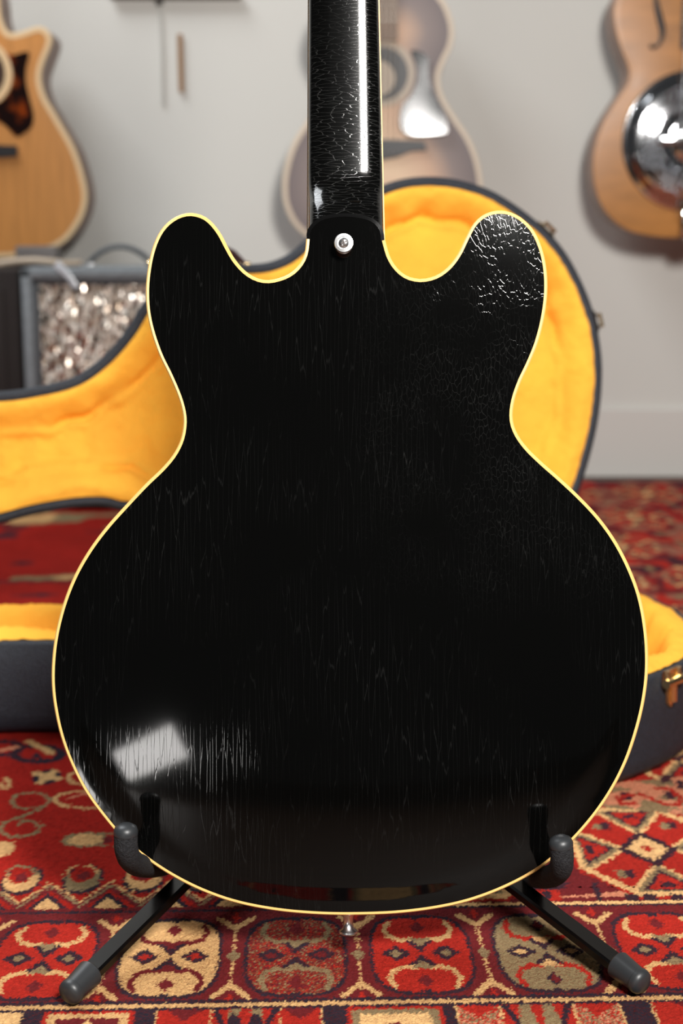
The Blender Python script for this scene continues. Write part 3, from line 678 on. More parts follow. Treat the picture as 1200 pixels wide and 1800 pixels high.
# ------------------------------------------------------------------ guitar stand
def build_stand():
    t = thing('guitar_stand', 'black metal folding guitar stand with foam-padded arms under the black guitar', 'guitar stand', (0, 1.12, 0))
    off = Vector((0, 1.12, 0)); L = lambda p: Vector(tuple(float(c) for c in p)) - off
    hub = Vector((0.004, 1.15, .085))
    for sx, foot, mid in ((-1, (128, 1740), (325, 1546)), (1, (1120, 1722), (905, 1557))):
        a = at_z(*foot, .0095); b = at_y(*mid, .962)
        d = (Vector(b) - Vector(a)); end = Vector(b) + d * ((hub.x - sx * -.012 - b[0]) / d.x)
        bm = bmesh.new(); ax_ = d.normalized(); add_bar(bm, L(Vector(a) + ax_ * .010), L(end), .0145, .0075, Vector((0, 0, 1)) if True else None)
        leg = bobj('leg', bm, M['stand'], t, angle=25)
        bm = bmesh.new(); z = ax_; Mx = frame(L(Vector(a) - ax_ * .002), z)
        add_lathe(bm, [(0, -.0050), (.0060, -.0042), (.0082, -.0022), (.0087, .0), (.0087, .0020), (.0081, .0025), (.0081, .0032), (.0094, .0200), (.0084, .0212), (.0060, .0212)], Mx, 24)
        rf = bobj('rubber_foot', bm, M['rubber'], leg)
    # rear leg, hub and upright
    bm = bmesh.new(); add_bar(bm, L((0.004, 1.150, .09)), L((0.004, 1.156, .014)), .0165, .009, (0, 1, 0)); leg = bobj('leg', bm, M['stand'], t, angle=25)
    bm = bmesh.new(); add_lathe(bm, [(0, -.012), (.009, -.011), (.011, -.006), (.011, .012), (.007, .0125)], frame(L((0.004, 1.1565, .0122)), (0, 0, 1)), 20); bobj('rubber_foot', bm, M['rubber'], leg)
    bm = bmesh.new(); add_box(bm, L(hub), (.05, .045, .05), .006); bobj('hub', bm, M['stand'], t)
    bm = bmesh.new(); add_tube(bm, [L((0.004, 1.15, .10)), L((0.004, 1.14, .5)), L((0.003, 1.128, .83))], .009, 14); bobj('upright', bm, M['stand'], t)
    bm = bmesh.new(); add_tube(bm, [L(p) for p in ((-.040, 1.05, .835), (-.039, 1.10, .833), (-.022, 1.124, .83), (.003, 1.128, .828), (.028, 1.124, .83), (.045, 1.10, .833), (.046, 1.05, .835))], .008, 12); bobj('neck_rest', bm, M['foam'], t)
    # arms: out from the hub, under the body, turned up behind it, foam sleeves and end caps
    for sx, pts in ((-1, ((290, 1520, .985), (268, 1524, .93), (240, 1521, .893), (226, 1508, .872), (221, 1490, .866), (221, 1466, .866))),
                    (1, ((930, 1540, .985), (950, 1543, .93), (972, 1540, .893), (986, 1527, .872), (988, 1508, .866), (986, 1487, .866)))):
        P = [L(at_y(*p)) for p in pts]
        bm = bmesh.new(); add_tube(bm, [L((0.004 + sx * .01, 1.14, .10)), L((sx * .07, 1.07, .075)), P[0], P[1], P[2], P[3], P[4]], .0045, 10); arm = bobj('arm', bm, M['stand'], t)
        bm = bmesh.new(); S = []
        for i in range(len(P) - 1):
            for k in range(4): S.append(P[i].lerp(P[i + 1], k / 4))
        S.append(P[-1])
        for _ in range(2): S = [S[0]] + [(S[i - 1] + S[i] * 2 + S[i + 1]) / 4 for i in range(1, len(S) - 1)] + [S[-1]]
        add_tube(bm, S, .0077, 20); bobj('foam_pad', bm, M['foam'], arm)
        dcap = (P[5] - P[4]).normalized()
        bm = bmesh.new(); add_lathe(bm, [(.0060, -.002), (.0079, .0), (.0080, .002), (.0070, .0048), (.0040, .0066), (0, .0072)], frame(P[5], dcap), 24); bobj('end_cap', bm, M['rubber'], arm)
build_stand()

# ------------------------------------------------------------------ open guitar case
def build_case():
    psi, tau, Yh, RZ = math.radians(10), math.radians(8), 1.635, .096
    u = np.array([math.cos(psi), math.sin(psi), 0]); wn = np.array([-math.sin(psi), math.cos(psi), 0])
    wl = wn * math.sin(tau) + np.array([0, 0, math.cos(tau)]); n = np.cross(u, wl); p0 = np.array([0, Yh, RZ])
    def uw(q):
        r = ray(*q); t = np.dot(p0 - EYE, n) / np.dot(r, n); P = EYE + r * t - p0; return (float(P @ u), float(P @ wl))
    up = [(-8, 691), (60, 683), (130, 665), (180, 630), (220, 585), (255, 530), (300, 484), (350, 466), (400, 464), (430, 467), (470, 464), (505, 450), (535, 425), (580, 385), (640, 343), (700, 319), (760, 313),
          (820, 322), (880, 346), (950, 397), (1000, 455), (1040, 540), (1056, 615), (1058, 680), (1050, 750), (1030, 830)]
    O = [uw(q) for q in up]
    O += [(O[-1][0] - .022, .060), (O[-1][0] - .055, .018), (O[-1][0] - .10, .003)]
    lo = [uw(q) for q in ((230, 908), (205, 900), (180, 894), (130, 896), (60, 908), (0, 924))]
    x0 = lo[0][0]
    O += [(.12, 0), (0.0, 0), (-.06, .001), (x0 + .075, .010), (x0 + .035, .035)] + lo
    nl, nu = lo[-1], O[0]
    O += [(nl[0] - .06, nl[1] - .012), (nl[0] - .16, nl[1] - .014), (nl[0] - .30, nl[1] - .012), (nl[0] - .40, nl[1] - .008), (nl[0] - .425, nl[1] + .02), (nl[0] - .43, (nl[1] + nu[1]) / 2), (nl[0] - .425, nu[1] - .02),
          (nl[0] - .40, nu[1] + .008), (nl[0] - .30, nu[1] + .012), (nl[0] - .16, nu[1] + .010), (nl[0] - .06, nu[1] + .004)]
    O = ccw(spline(O, True, .006)); N = normals2(O)
    case = thing('guitar_case', 'open black guitar case with golden plush lining on the rug behind the black guitar', 'guitar case', (0, Yh, 0), (0, 0, psi))
    # local frames: case local x = u, y = into the room, z up.  lid point (u, w, d): d = depth behind the rim
    def lidp(a, w, d): return (a, w * math.sin(tau) + d * math.cos(tau), RZ + .002 + w * math.cos(tau) - d * math.sin(tau))
    def shp(a, w, z): return (a, -w, z)
    def ringset(rs, f): 
        V = []; nn = len(O)
        for off, d in rs: V += [f(*(O[i] - N[i] * off), d) for i in range(nn)]
        return V, [(k * nn + i, k * nn + (i + 1) % nn, (k + 1) * nn + (i + 1) % nn, (k + 1) * nn + i) for k in range(len(rs) - 1) for i in range(nn)]
    def filled(off, f, hf, step):
        Q = O - N * off; V2, F2 = sheet(Q, step); d = segdist(V2, Q); return [f(a, w, h) for (a, w), h in zip(V2, hf(V2, d))], F2
    # lid shell
    lid = bobj('lid', bmesh.new(), None, case) if False else None
    DL = .055
    bodyV = multi(ringset([(.0125, .004), (.010, .0), (.006, -.0012)], lidp)); 
    V, F = multi(ringset([(.006, -.0012), (.0015, -.0005), (0, .002), (0, DL - .012), (.003, DL - .003), (.010, DL)], lidp), filled(.010, lidp, lambda P, d: DL + .006 * smooth01(d / .08), .02))
    lid = pyobj('lid', V, F, M['tolex'], case, angle=60)
    pyobj('lid_edge', *bodyV, M['tolex_edge'], lid, angle=60)
    def lidh(P, d):
        dw = d + (vnoise(P, 45, 1) - .5) * .010
        roll = -.003 - .006 * np.sin(np.clip(dw / .030, 0, 1) * PI) + .016 * smooth01(dw / .032)
        crease = .020 * np.exp(-((dw - .035) / .0035) ** 2) * smooth01(2.4 * vnoise(P, 20, 2) - .5)
        base = .010 * smooth01((dw - .036) / .01)
        puck = .007 * (vnoise(P, 22, 5) - .5) * smooth01(dw / .03) + .002 * (vnoise(P, 70, 6) - .5)
        rib = .0012 * np.sin(P[:, 0] * 190 + 2 * vnoise(P, 14, 8)) * smooth01((-.12 - P[:, 0]) / .05) * smooth01((dw - .04) / .01)
        return roll + crease + base + puck + rib + RNG.normal(0, .0006, len(P))
    pyobj('lid_lining', *filled(.012, lidp, lidh, .004), M['plush'], lid, angle=180)
    # bottom shell
    V, F = multi(ringset([(.006, RZ + .0012), (.0015, RZ + .0005), (0, RZ - .002), (0, RZ - .030), (.0, .022), (.0025, .009), (.009, .001), (.014, .0)], shp), filled(.014, shp, lambda P, d: 0 * d, .02))
    sh = pyobj('bottom_shell', V, F, M['tolex'], case, angle=60)
    pyobj('shell_edge', *ringset([(.006, RZ + .0012), (.010, RZ), (.0125, RZ - .004)], shp), M['tolex_edge'], sh, angle=60)
    V, F = ringset([(-.0022, RZ - .004), (-.0028, RZ - .009), (-.0022, RZ - .014), (.0, RZ - .015)], shp)
    def shh(P, d):
        dw = d + (vnoise(P, 40, 11) - .5) * .010
        return RZ + .001 + .006 * np.sin(np.clip(dw / .034, 0, 1) * PI) - .06 * smooth01((dw - .022) / .03) + .010 * (vnoise(P, 24, 12) - .5) * smooth01(dw / .02) + RNG.normal(0, .0006, len(P))
    pyobj('shell_lining', *filled(.0095, shp, shh, .0055), M['plush'], sh, angle=180)
    # brass hardware
    def nearest(q): 
        p = np.array(q); i = int(np.argmin(((O - p) ** 2).sum(1))); return O[i], N[i]
    for q in ((965, 408), (1052, 570)):
        p, nn = nearest(uw(q)); tv = np.array([-nn[1], nn[0]])
        bm = bmesh.new()
        for s in (-.007, .007):
            a = p + nn * .001 + tv * s; add_tube(bm, [lidp(*a, .006), lidp(*(a + nn * .003), .0), lidp(*(a + nn * .003), -.005)], .0018, 8)
        a = p + nn * .004; add_tube(bm, [lidp(*(a - tv * .0085), -.005), lidp(*(a + tv * .0085), -.005)], .0022, 8)
        c = p + nn * .0015; add_tube(bm, [lidp(*(c - tv * .013), .012), lidp(*(c + tv * .013), .012)], .004, 8, squash=(1, 1))
        bobj('latch', bm, M['brass'], lid)
    for uu in (.20, .02, -.10):
        bm = bmesh.new(); add_tube(bm, [(uu - .025, .004, RZ), (uu + .025, .004, RZ)], .0045, 10); add_box(bm, (uu, .002, RZ - .018), (.05, .004, .026), .001); bobj('hinge', bm, M['brass'], case)
    # latch halves on the bottom shell, one showing at the right front
    def shell_latch(a, w):
        p, nn = nearest((a, w)); tv = np.array([-nn[1], nn[0]])
        Mx = Matrix(((tv[0], 0, nn[0], p[0]), (-tv[1], 0, -nn[1], -p[1]), (0, 1, 0, RZ + .004), (0, 0, 0, 1))) @ Matrix.Scale(.8, 4)
        bm = bmesh.new()
        pr = [(-.016, .0), (.016, .0), (.017, -.016), (.008, -.022), (.006, -.040), (0, -.047), (-.006, -.040), (-.008, -.022), (-.017, -.016)]
        A = [bm.verts.new(Mx @ Vector((x, y, .0008))) for x, y in pr]; B = [bm.verts.new(Mx @ Vector((x * .93, y * .97, .0042))) for x, y in pr]
        bm.faces.new(B); bm.faces.new(A[::-1])
        for i in range(len(A)): j = (i + 1) % len(A); bm.faces.new((A[i], A[j], B[j], B[i]))
        add_tube(bm, [Mx @ Vector((-.018, -.014, .007)), Mx @ Vector((.018, -.014, .007))], .0045, 10)
        add_tube(bm, [Mx @ Vector((0, -.016, .006)), Mx @ Vector((0, -.038, .007))], .0035, 8)
        add_tube(bm, [Mx @ Vector((-.012, .0, .004)), Mx @ Vector((-.012, -.012, .006))], .003, 8); add_tube(bm, [Mx @ Vector((.012, .0, .004)), Mx @ Vector((.012, -.012, .006))], .003, 8)
        bobj('latch', bm, M['brass'], sh)
    wt = [np.cos(psi), np.sin(psi)]
    q = at_z(1186, 1205, .085) - p0; shell_latch(float(q @ u), float(-(q @ wn)))
    shell_latch(.05, .47); shell_latch(-.13, .40)
    # carrying handle on the lid's long edge
    p, nn = nearest(uw((433, 465))); tv = np.array([-nn[1], nn[0]]); tv = tv if tv[0] < 0 else -tv
    bm = bmesh.new(); P = []
    for k in range(9):
        t = k / 8; a = p + tv * .105 * t + nn * (.003 + .020 * math.sin(PI * t) ** .6); P.append(lidp(*a, .026))
    add_tube(bm, P, [.005, .007, .0085, .009, .009, .009, .0085, .007, .005], 12, squash=(1.3, .7)); hd = bobj('handle', bm, M['leather'], lid)
    for s in (.002, .103):
        bm = bmesh.new(); a = p + tv * s + nn * .002; add_tube(bm, [lidp(*(a - tv * .009), .026), lidp(*(a + tv * .009), .026)], .0042, 10); bobj('handle_mount', bm, M['brass'], hd)
build_case()

# ------------------------------------------------------------------ guitars hanging on the wall
GY = 2.765                                                                     # their tops' distance
def wall_guitar(name, label, cx_px, outline, top_m, edge_m, side_m, depth, group=None):
    """outline: pixels of the top; everything is built in a local frame x right, y up, z out of the top towards the room"""
    c3 = at_y(cx_px, 250, GY)
    lx = lambda px, py: tuple((lambda p: (p[0] - c3[0], p[2] - c3[2]))(at_y(px, py, GY)))
    O = ccw(spline([lx(*p) for p in outline], True, .006)); N = normals2(O)
    base_z = O[:, 1].min()
    t = thing(name, label, 'guitar', (c3[0], GY, c3[2]), (PI / 2, 0, 0), group)
    V2, F2 = sheet(O - N * .004, .011); dome = membrane(O, .012, 500); h = .005 * dome(V2)
    Vt = np.c_[V2, h]; me_o = pyobj('top', Vt, F2, top_m, t, recalc=True)
    a = me_o.data.attributes.new('edge', 'FLOAT', 'POINT'); a.data.foreach_set('value', np.clip(segdist(V2, O) / .15, 0, 1).astype(np.float32))
    pyobj('binding', *multi(wallring(O - N * .0098, .0012, O - N * .0012, .0007), wallring(O - N * .0012, .0007, O - N * .0006, .0002), wallring(O - N * .0006, .0002, O, -.001), wallring(O, -.001, O, -.007), wallring(O, -.007, O - N * .002, -.0071)), edge_m, t)
    pyobj('sides', *wallring(O - N * .0008, -.006, O - N * .0008, -depth), side_m, t)
    V3, F3 = sheet(O - N * .0008, .03); pyobj('back', np.c_[V3, np.full(len(V3), -depth)], F3, side_m, t)
    def disc(nm, px, py, r0, r1, z, m, n=40):
        x, y = lx(px, py); bm = bmesh.new(); hz = .005 * dome(np.array([[x, y]]))[0] + z
        if r0: add_lathe(bm, [(r0, hz - .002), (r0, hz + .0006), (r1, hz + .0006), (r1, hz - .002)], frame((x, y, 0), (0, 0, 1)), n)
        else: add_lathe(bm, [(r1, hz - .002), (r1, hz + .0004), (0, hz + .0004)], frame((x, y, 0), (0, 0, 1)), n)
        return bobj(nm, bm, m, t)
    def slab(nm, pts, z0, thick, m, sp=True, par=None, curl=0.0, lean=0.0):
        P = spline([lx(*p) for p in pts], True, .004) if sp else np.array([lx(*p) for p in pts]); P = ccw(P)
        V, F = sheet(P, .012); Z = .005 * dome(V) + z0 + thick + curl * (P[:, 1].max() - V[:, 1]) + lean * (V[:, 0] - P[:, 0].min()); NP = len(P)
        VV = [(x, y, z) for (x, y), z in zip(V, Z)]; k = len(VV); NN = normals2(P)
        VV += [(P[i][0] + NN[i][0] * .0004, P[i][1] + NN[i][1] * .0004, Z[i] - thick * .35) for i in range(NP)] + [(P[i][0] + NN[i][0] * .0004, P[i][1] + NN[i][1] * .0004, z0 - .003) for i in range(NP)]
        FF = F + [(i, (i + 1) % NP, k + (i + 1) % NP, k + i) for i in range(NP)] + [(k + i, k + (i + 1) % NP, k + NP + (i + 1) % NP, k + NP + i) for i in range(NP)]
        return pyobj(nm, VV, FF, m, par or t, angle=50)
    return t, lx, disc, slab, dome, c3
def neck_and_head(t, lx, cx, body_top, fb_end, head_m, neck_m, group_frets=True, board=None):
    """fingerboard, frets, neck, headstock and tuners above the body; lengths in metres in the local frame"""
    y0 = lx(cx, fb_end)[1]; yb = lx(cx, body_top)[1]; nut = yb + .365
    w = lambda y: .0275 + (.0215 - .0275) * (y - y0) / (nut - y0)
    bm = bmesh.new(); V = []
    for y in (y0, nut): V += [bm.verts.new(p) for p in ((-w(y), y, .004), (w(y), y, .004), (w(y), y, .011), (-w(y), y, .011))]
    for k in range(4): bm.faces.new((V[k], V[(k + 1) % 4], V[4 + (k + 1) % 4], V[4 + k]))
    bm.faces.new(V[:4][::-1]); bm.faces.new(V[4:]); fb = bobj('fingerboard', bm, board or M['rosewood'], t, smooth=False)
    bm = bmesh.new(); scale = nut - y0 + .17
    for k in range(1, 21):
        y = nut - scale * (1 - 2 ** (-k / 12))
        if y > y0 + .002: add_box(bm, (0, y, .0113), (2 * w(y) - .001, .002, .0012))
    bobj('frets', bm, M['fret'], fb, smooth=False)['kind'] = 'stuff'
    bm = bmesh.new(); rings = []
    for y, d in ((yb - .005, .05), (yb + .012, .022), (yb + .03, .016), (nut - .01, .013), (nut + .02, .012)):
        rings.append([bm.verts.new((w(min(y, nut)) * math.cos(a), y, .004 - d * math.sin(a))) for a in [PI * k / 10 for k in range(11)]])
    for A, B in zip(rings, rings[1:]):
        for k in range(10): bm.faces.new((A[k], A[k + 1], B[k + 1], B[k]))
        bm.faces.new((A[0], B[0], B[10], A[10]))
    bm.faces.new(rings[0]); bm.faces.new(rings[-1][::-1]); bobj('neck', bm, neck_m, t)
    hs = [(-.022, nut), (-.034, nut + .03), (-.036, nut + .16), (0, nut + .175), (.036, nut + .16), (.034, nut + .03), (.022, nut)]
    bm = bmesh.new(); A = [bm.verts.new((x, y, .008 - .2 * (y - nut))) for x, y in hs]; B = [bm.verts.new((x, y, -.007 - .2 * (y - nut))) for x, y in hs]; bm.faces.new(A); bm.faces.new(B[::-1])
    for i in range(7): j = (i + 1) % 7; bm.faces.new((A[i], A[j], B[j], B[i]))
    bobj('headstock', bm, head_m, t, smooth=False)
    for s in (-1, 1):
        for k in range(3):
            y = nut + .045 + .04 * k; bm = bmesh.new(); z = .0005 - .2 * (y - nut); add_tube(bm, [(s * .022, y, z), (s * .022, y, z + .018)], .003, 8); add_tube(bm, [(s * .034, y, z - .004), (s * .048, y, z - .004)], .0025, 8); add_box(bm, (s * .052, y, z - .004), (.010, .016, .006), .002)
            bobj('tuner', bm, M['nickel'], t)
    return y0, nut, w
def strings(t, y_low, nut, w, m, zlow=.012, spread=.052):
    for k in range(6):
        f = (k - 2.5) / 5; bm = bmesh.new(); add_tube(bm, [(f * spread, y_low, zlow), (f * .036, nut, .0135), (math.copysign(.022, f), nut + .045 + .04 * (2 - abs(k - 2.5) + .5), .006)], .0005 + .00006 * (5 - k), 5); bobj('string', bm, m, t)
def hanger(c3, nut_y, cx, label):
    z = c3[2] + nut_y + .035; h = thing('wall_hanger', label, 'wall hanger', (c3[0], WALL_Y, z), (0, 0, 0), None)
    bm = bmesh.new(); add_box(bm, (0, -.008, 0), (.06, .016, .11), .004); bobj('wall_plate', bm, M['shelf'], h)
    bm = bmesh.new(); yg = GY - WALL_Y + .006; yb = yg + .026
    add_tube(bm, [(0, -.014, .0), (0, yb, .0)], .005, 10)
    for s in (-1, 1): add_tube(bm, [(0, yb, 0), (s * .03, yb - .002, 0), (s * .036, yb - .02, 0), (s * .036, yg - .03, .002)], .006, 10)
    bobj('yoke', bm, M['foam'], h)

# left: cutaway acoustic
CL = -38
rt = [(12, 54), (25, 58), (45, 53), (62, 47), (76, 48), (86, 57), (91, 68), (88, 84), (79, 106), (73, 126), (73, 146), (81, 172), (96, 198), (113, 227), (131, 260), (145, 300), (153, 340), (149, 372), (134, 402), (110, 428), (70, 446), (20, 453)]
lf = [(-38, 454), (-96, 453), (-146, 446), (-186, 428), (-210, 402), (-225, 372), (-229, 340), (-221, 300), (-207, 260), (-189, 227), (-172, 198), (-157, 172), (-149, 146), (-151, 116), (-160, 80), (-166, 45), (-160, 5), (-142, -25), (-110, -42), (-70, -48), (-30, -48), (-10, -40), (-2, -5), (2, 30)]
t, lx, disc, slab, dome, c3 = wall_guitar('acoustic_guitar', 'natural honey-topped cutaway acoustic guitar with tortoiseshell pickguard on the wall', CL, rt + lf, M['spruce'], M['cream'], M['side_wood'], .095)
rs = disc('rosette', CL, 128, .051, .064, .0006, M['cream']); disc('sound_hole', CL, 128, 0, .051, .0008, M['inside'])
slab('pickguard', [(2, 90), (22, 97), (50, 92), (46, 120), (46, 145), (52, 172), (59, 200), (57, 220), (46, 232), (30, 240), (14, 224), (-8, 208), (-28, 196), (-22, 188), (4, 178), (22, 152), (24, 128), (16, 106)], .0006, .0016, M['tortoise'])
br = slab('bridge', [(-108, 257), (-60, 255), (-16, 255), (32, 257), (32, 275), (-10, 278), (-38, 280), (-66, 278), (-108, 275)], .001, .008, M['ebony'], False)
y0, nut, w = neck_and_head(t, lx, CL, -48, 66, M['ebony'], M['side_wood'])
strings(t, lx(CL, 262)[1], nut, w, M['string']); hanger(c3, nut, CL, 'dark wall hanger holding the cutaway acoustic guitar')

# centre: grey sunburst acoustic
CC = 672
half = [(0, -46), (40, -45), (78, -32), (108, 0), (121, 28), (126, 55), (122, 82), (111, 106), (102, 130), (102, 150), (109, 172), (128, 204), (152, 240), (166, 272), (174, 305), (176, 332), (172, 362), (156, 395), (128, 420), (90, 436), (40, 443)]
t, lx, disc, slab, dome, c3 = wall_guitar('acoustic_guitar', 'grey sunburst acoustic guitar hanging on the wall directly behind the black neck', CC, [(CC + x, y) for x, y in half] + [(CC, 444)] + [(CC - x, y) for x, y in half[:0:-1]], M['burst'], M['cream_grey'], M['side_wood'], .095)
disc('rosette', CC, 130, .048, .060, .0006, M['burst'] if False else M['paper']); disc('sound_hole', CC, 130, 0, .048, .0008, M['ebony']); disc('label', CC - 8, 138, 0, .032, .0011, M['paper'])
slab('pickguard', [(722, 90), (744, 95), (753, 106), (752, 128), (757, 156), (772, 186), (783, 214), (784, 233), (766, 237), (722, 238), (704, 226), (703, 200), (708, 184), (720, 172), (732, 150), (734, 122)], .0006, .0016, M['black_plastic'], curl=.075, lean=.028)
slab('bridge', [(599, 250), (625, 247), (672, 246), (719, 247), (745, 249), (750, 264), (722, 266), (698, 276), (672, 281), (646, 276), (622, 266), (594, 264)], .001, .008, M['ebony'], False)
bm = bmesh.new()
for k in range(6):
    x, y = lx(CC - 24 + 9.6 * k, 268); add_lathe(bm, [(.003, .012), (.003, .016), (0, .0175)], frame((x, y, 0), (0, 0, 1)), 10)
bobj('bridge_pins', bm, M['box'], t)
y0, nut, w = neck_and_head(t, lx, CC, -46, 72, M['ebony'], M['side_wood'], board=mat('pale_rosewood', (120, 96, 78), .5, var=.2, vscale=30, stretch=(6, .5, 6)))
strings(t, lx(CC, 258)[1], nut, w, M['string']); hanger(c3, nut, CC, 'dark wall hanger holding the grey sunburst acoustic guitar')

# right: resonator
CR = 1212
half = [(0, -60), (48, -58), (92, -44), (120, -20), (132, 10), (132, 42), (122, 82), (110, 112), (106, 130), (112, 152), (132, 182), (150, 212), (162, 242), (169, 276), (169, 310), (162, 344), (148, 372), (126, 394), (96, 409), (50, 417)]
t, lx, disc, slab, dome, c3 = wall_guitar('resonator_guitar', 'glossy maple resonator guitar with round chrome cover plate hanging at the right', CR, [(CR + x, y) for x, y in half] + [(CR, 418)] + [(CR - x, y) for x, y in half[:0:-1]], M['spruce2'], M['spruce2'], M['side_wood'], .09)
rx, ry = lx(CR, 248); bm = bmesh.new(); zb = .005
prof = [(.129, zb - .002), (.129, zb + .001), (.126, zb + .002), (.118, zb + .002), (.113, zb + .006), (.108, zb + .0085), (.100, zb + .0095), (.085, zb + .0125), (.068, zb + .015), (.052, zb + .0165), (.048, zb + .0150), (.040, zb + .0152), (.034, zb + .0185), (.020, zb + .020), (0, zb + .0203)]
add_lathe(bm, prof, frame((rx, ry, 0), (0, 0, 1)), 72); cp = bobj('cover_plate', bm, M['chrome'], t)
bm = bmesh.new(); bm2 = bmesh.new()
for s in range(8):
    for i in range(-2, 3):
        for j in range(4):
            if abs(i) > 2 - abs(j - 1.5) + .6: continue
            r = .060 + .0125 * j; a = 2 * PI * s / 8 + PI / 8 + i * .0115 / r
            z = np.interp(r, [.052, .068, .085, .100], [zb + .0165, zb + .015, zb + .0125, zb + .0095])
            x, y = rx + r * math.cos(a), ry + r * math.sin(a)
            nz = Vector((math.cos(a) * .15, math.sin(a) * .15, 1))
            add_lathe(bm, [(.0034, -.0004), (.0034, .0006), (0, .0006)], frame((x, y, z), nz), 4); add_lathe(bm2, [(.0036, .0003), (.0042, .0009), (.0050, .0002)], frame((x, y, z), nz), 10)
bobj('perforations', bm, M['ebony'], cp, smooth=False)['kind'] = 'stuff'; bobj('perforation_rims', bm2, M['chrome'], cp)['kind'] = 'stuff'
bm = bmesh.new(); add_box(bm, (rx, ry, zb + .028), (.13, .016, .006), .002)
for s in (-1, 1): add_box(bm, (rx + s * .058, ry, zb + .018), (.012, .016, .022), .003)
bobj('hand_rest', bm, M['chrome'], cp)
for s in (-1, 1):
    bm = bmesh.new()
    pts = [(-60, -22), (-58, -8), (-61, 2), (-63, -8), (-63, -24), (-58, 10), (-55, 30), (-50, 50), (-49, 64), (-52, 76), (-58, 84), (-66, 86), (-72, 81), (-68, 78)]
    path = [(-62, -22), (-61, -2), (-58, 16), (-54, 32), (-50, 48), (-49, 60), (-52, 72), (-58, 81), (-66, 84), (-71, 80)]; rad = [.002, .004, .0055, .0062, .0062, .0050, .0036, .0028, .0032, .0042]
    P = [lx(CR + (x if s < 0 else -x), y) for x, y in path]
    add_tube(bm, [(x, y, .0035 + .003 * dome(np.array([[x, y]]))[0]) for x, y in P], rad, 8, squash=(1, .5)); bobj('f_hole', bm, M['ebony'], t)
y0, nut, w = neck_and_head(t, lx, CR, -60, 86, M['ebony'], M['side_wood'], board=M['ebony'])
strings(t, lx(CR, 248)[1], nut, w, M['steel'], zlow=.040)
bm = bmesh.new(); x, y = lx(CR, 392); add_box(bm, (x, y, .030), (.044, .05, .004), .0015); add_box(bm, (x, lx(CR, 418)[1] - .003, .012), (.030, .005, .04), .0015); add_tube(bm, [(x - .024, y + .012, .031), (x + .024, y + .012, .031)], .005, 10); add_tube(bm, [(x - .02, y - .028, .026), (x + .02, y - .028, .026)], .005, 10)
bobj('tailpiece', bm, M['chrome'], t); bm = bmesh.new()
for k in range(6): f = (k - 2.5) / 5; add_tube(bm, [(f * .052, lx(CR, 248)[1], .040), (f * .045, y + .012, .034)], .0007, 5)
bobj('string_tails', bm, M['steel'], t)
hanger(c3, nut, CR, 'dark wall hanger holding the resonator guitar')

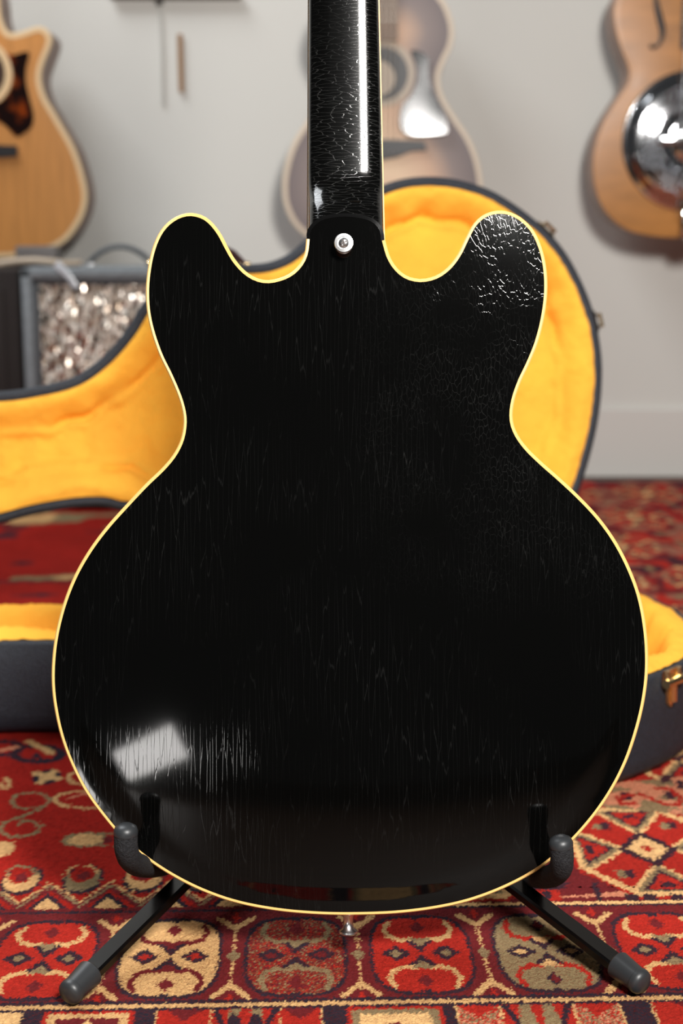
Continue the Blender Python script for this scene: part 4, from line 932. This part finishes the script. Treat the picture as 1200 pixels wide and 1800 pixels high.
# ------------------------------------------------------------------ amplifier corner
def build_amp():
    Yf = 2.53; zt = float(at_y(40, 471, Yf)[2]); xl = float(at_y(35, 480, Yf)[0]); xr = float(at_y(388, 480, Yf)[0]); w = xr - xl; cx = (xl + xr) / 2; D = .21
    a = thing('combo_amplifier', 'small grey combo amplifier with silver sparkle grille behind the open case lid', 'amplifier', (cx, Yf + D / 2, 0))
    bm = bmesh.new(); t = .020; 
    add_box(bm, (-w / 2 + t / 2, 0, zt / 2 + .003), (t, D, zt - .006), .005); add_box(bm, (w / 2 - t / 2, 0, zt / 2 + .003), (t, D, zt - .006), .005)
    add_box(bm, (0, 0, zt - t / 2), (w, D, t), .005); add_box(bm, (0, 0, t / 2 + .006), (w, D, t), .005); add_box(bm, (0, D / 2 - .006, zt / 2), (w - t, .008, zt - t))
    bobj('cabinet', bm, M['amp'], a)
    gx0 = float(at_y(66, 520, Yf)[0]) - cx; gz1 = float(at_y(100, 500, Yf)[2]); fw = -gx0
    bm = bmesh.new(); y = -D / 2 + .012; iw = w / 2 - t; iz0, iz1 = t + .006, zt - t
    for s in (-1, 1): add_box(bm, (s * (iw + fw) / 2, y, (iz0 + iz1) / 2), (iw - fw, .014, iz1 - iz0), .002)
    add_box(bm, (0, y, (iz1 + gz1) / 2), (2 * iw, .014, iz1 - gz1), .002); add_box(bm, (0, y, iz0 + .012), (2 * iw, .014, .024), .002); bobj('baffle_frame', bm, M['amp_dark'], a)
    bm = bmesh.new(); add_box(bm, (0, y + .004, (iz0 + gz1) / 2 + .01), (2 * fw + .004, .008, gz1 - iz0 - .018), .001); g = bobj('grille_cloth', bm, M['grille'], a)
    bm = bmesh.new(); P = []
    hx0, hx1 = float(at_y(154, 455, Yf + D / 2)[0]) - cx, float(at_y(268, 455, Yf + D / 2)[0]) - cx
    for k in range(11): q = k / 10; P.append((hx0 + (hx1 - hx0) * q, 0, zt + .002 + .034 * math.sin(PI * q) ** .7))
    add_tube(bm, P, .0055, 10, squash=(2.0, .9), up=(0, 0, 1)); h = bobj('handle', bm, M['amp_dark'], a)
    bm = bmesh.new()
    bm.free()
    for x in (hx0, hx1):
        bm = bmesh.new(); add_box(bm, (x, 0, zt + .003), (.022, .022, .006), .002); bobj('handle_mount', bm, M['nickel'], h)
    for sx in (-1, 1):
        for sy in (-1, 1):
            bm = bmesh.new(); add_lathe(bm, [(.010, 0), (.012, .007), (0, .008)], frame((sx * (w / 2 - .03), sy * (D / 2 - .03), 0), (0, 0, 1)), 12); bobj('rubber_foot', bm, M['rubber'], a)
    # dark cabinet to its left
    zc = zt - .003; b = thing('speaker_cabinet', 'dark brown speaker cabinet left of the grey amplifier', 'speaker', (xl - .222, Yf + .13, 0))
    bm = bmesh.new(); add_box(bm, (0, 0, zc / 2), (.43, .24, zc), .006); bobj('cabinet', bm, M['cab'], b)
    bm = bmesh.new(); add_box(bm, (0, -.121, zc / 2), (.38, .006, zc - .06), .002); bobj('grille_cloth', bm, M['cab'], b)
    # pale cable lying over both, small grey box, hang tag
    bm = bmesh.new(); P = [(xl - .20, Yf + .075, zc + .006)] + [tuple(at_y(px, py, Yf + .06)) for px, py in ((-40, 470), (0, 463), (30, 459), (60, 457), (90, 460))] + [(at_y(112, 462, Yf + .07)[0], Yf + .07, zt + .006), (at_y(140, 462, Yf + .1)[0], Yf + .10, zt + .006)]
    P = [(p[0], p[1], max(float(p[2]), (zc if p[0] < xl else zt) + .0062)) for p in P]; P = [(x, y, min(z, zt + .012)) for x, y, z in P]
    add_tube(bm, P, .006, 10); tag(bobj('instrument_cable', bm, M['hide']), 'pale thick cable lying over the dark cabinet and the grey amplifier', 'cable')
    x0, x1 = float(at_y(32, 440, Yf + .14)[0]), float(at_y(104, 440, Yf + .14)[0])
    bm = bmesh.new(); hgt = .036; add_box(bm, ((x0 + x1) / 2, Yf + .14, zt + hgt / 2 + .0005), (x1 - x0, .06, hgt), .004)
    pb = tag(bobj('effects_pedal', bm, M['box']), 'small dark grey box standing on top of the grey amplifier', 'pedal', None)
    q = [at_y(98, 464, Yf - .004), at_y(110, 474, Yf - .006), at_y(122, 488, Yf - .006), at_y(134, 506, Yf - .006)]
    tg = thing('hang_tag', 'translucent hang tag strip draped over the front edge of the grey amplifier', 'tag', tuple(float(v) for v in q[0]))
    bm = bmesh.new(); add_tube(bm, [Vector(p) - Vector(q[0]) for p in q], [.008, .007, .005, .005], 8, squash=(.15, 1) if False else (1, .15), up=(0, 1, 0)); bobj('strip', bm, M['tagp'], tg)
build_amp()

# ------------------------------------------------------------------ small things on the wall
a, b = at_y(316, 60, WALL_Y - .006), at_y(319, 162, WALL_Y - .006)
bm = bmesh.new(); add_tube(bm, [a, (a + b) / 2, b], [.0052, .0055, .0052], 10); tag(bobj('wooden_stick', bm, M['stick']), 'short light brown wooden stick fixed upright on the white wall', 'stick')
sz = float(at_y(300, 0, WALL_Y - .02)[2]) + .005; x0, x1 = float(at_y(196, 0, WALL_Y)[0]), float(at_y(424, 0, WALL_Y)[0])
sh = thing('wall_shelf', 'dark narrow wall shelf at the very top between the left and centre guitars', 'shelf', ((x0 + x1) / 2, WALL_Y, sz))
bm = bmesh.new(); add_box(bm, (0, -.012, .005), (x1 - x0, .024, .010), .002); bobj('board', bm, M['shelf'], sh)
bm = bmesh.new(); add_box(bm, (float(at_y(281, 0, WALL_Y)[0]) - (x0 + x1) / 2, -.006, -.006), (.014, .012, .012), .002); bobj('bracket', bm, M['shelf'], sh)
a, b = at_y(282, 3, WALL_Y - .004), at_y(286, 182, WALL_Y - .004)
bm = bmesh.new(); add_tube(bm, [a, (a + b) / 2 + np.array([.001, 0, 0]), b], .0034, 8); tag(bobj('hanging_cord', bm, M['cord']), 'pale grey cord hanging down the wall from the dark shelf', 'cord')
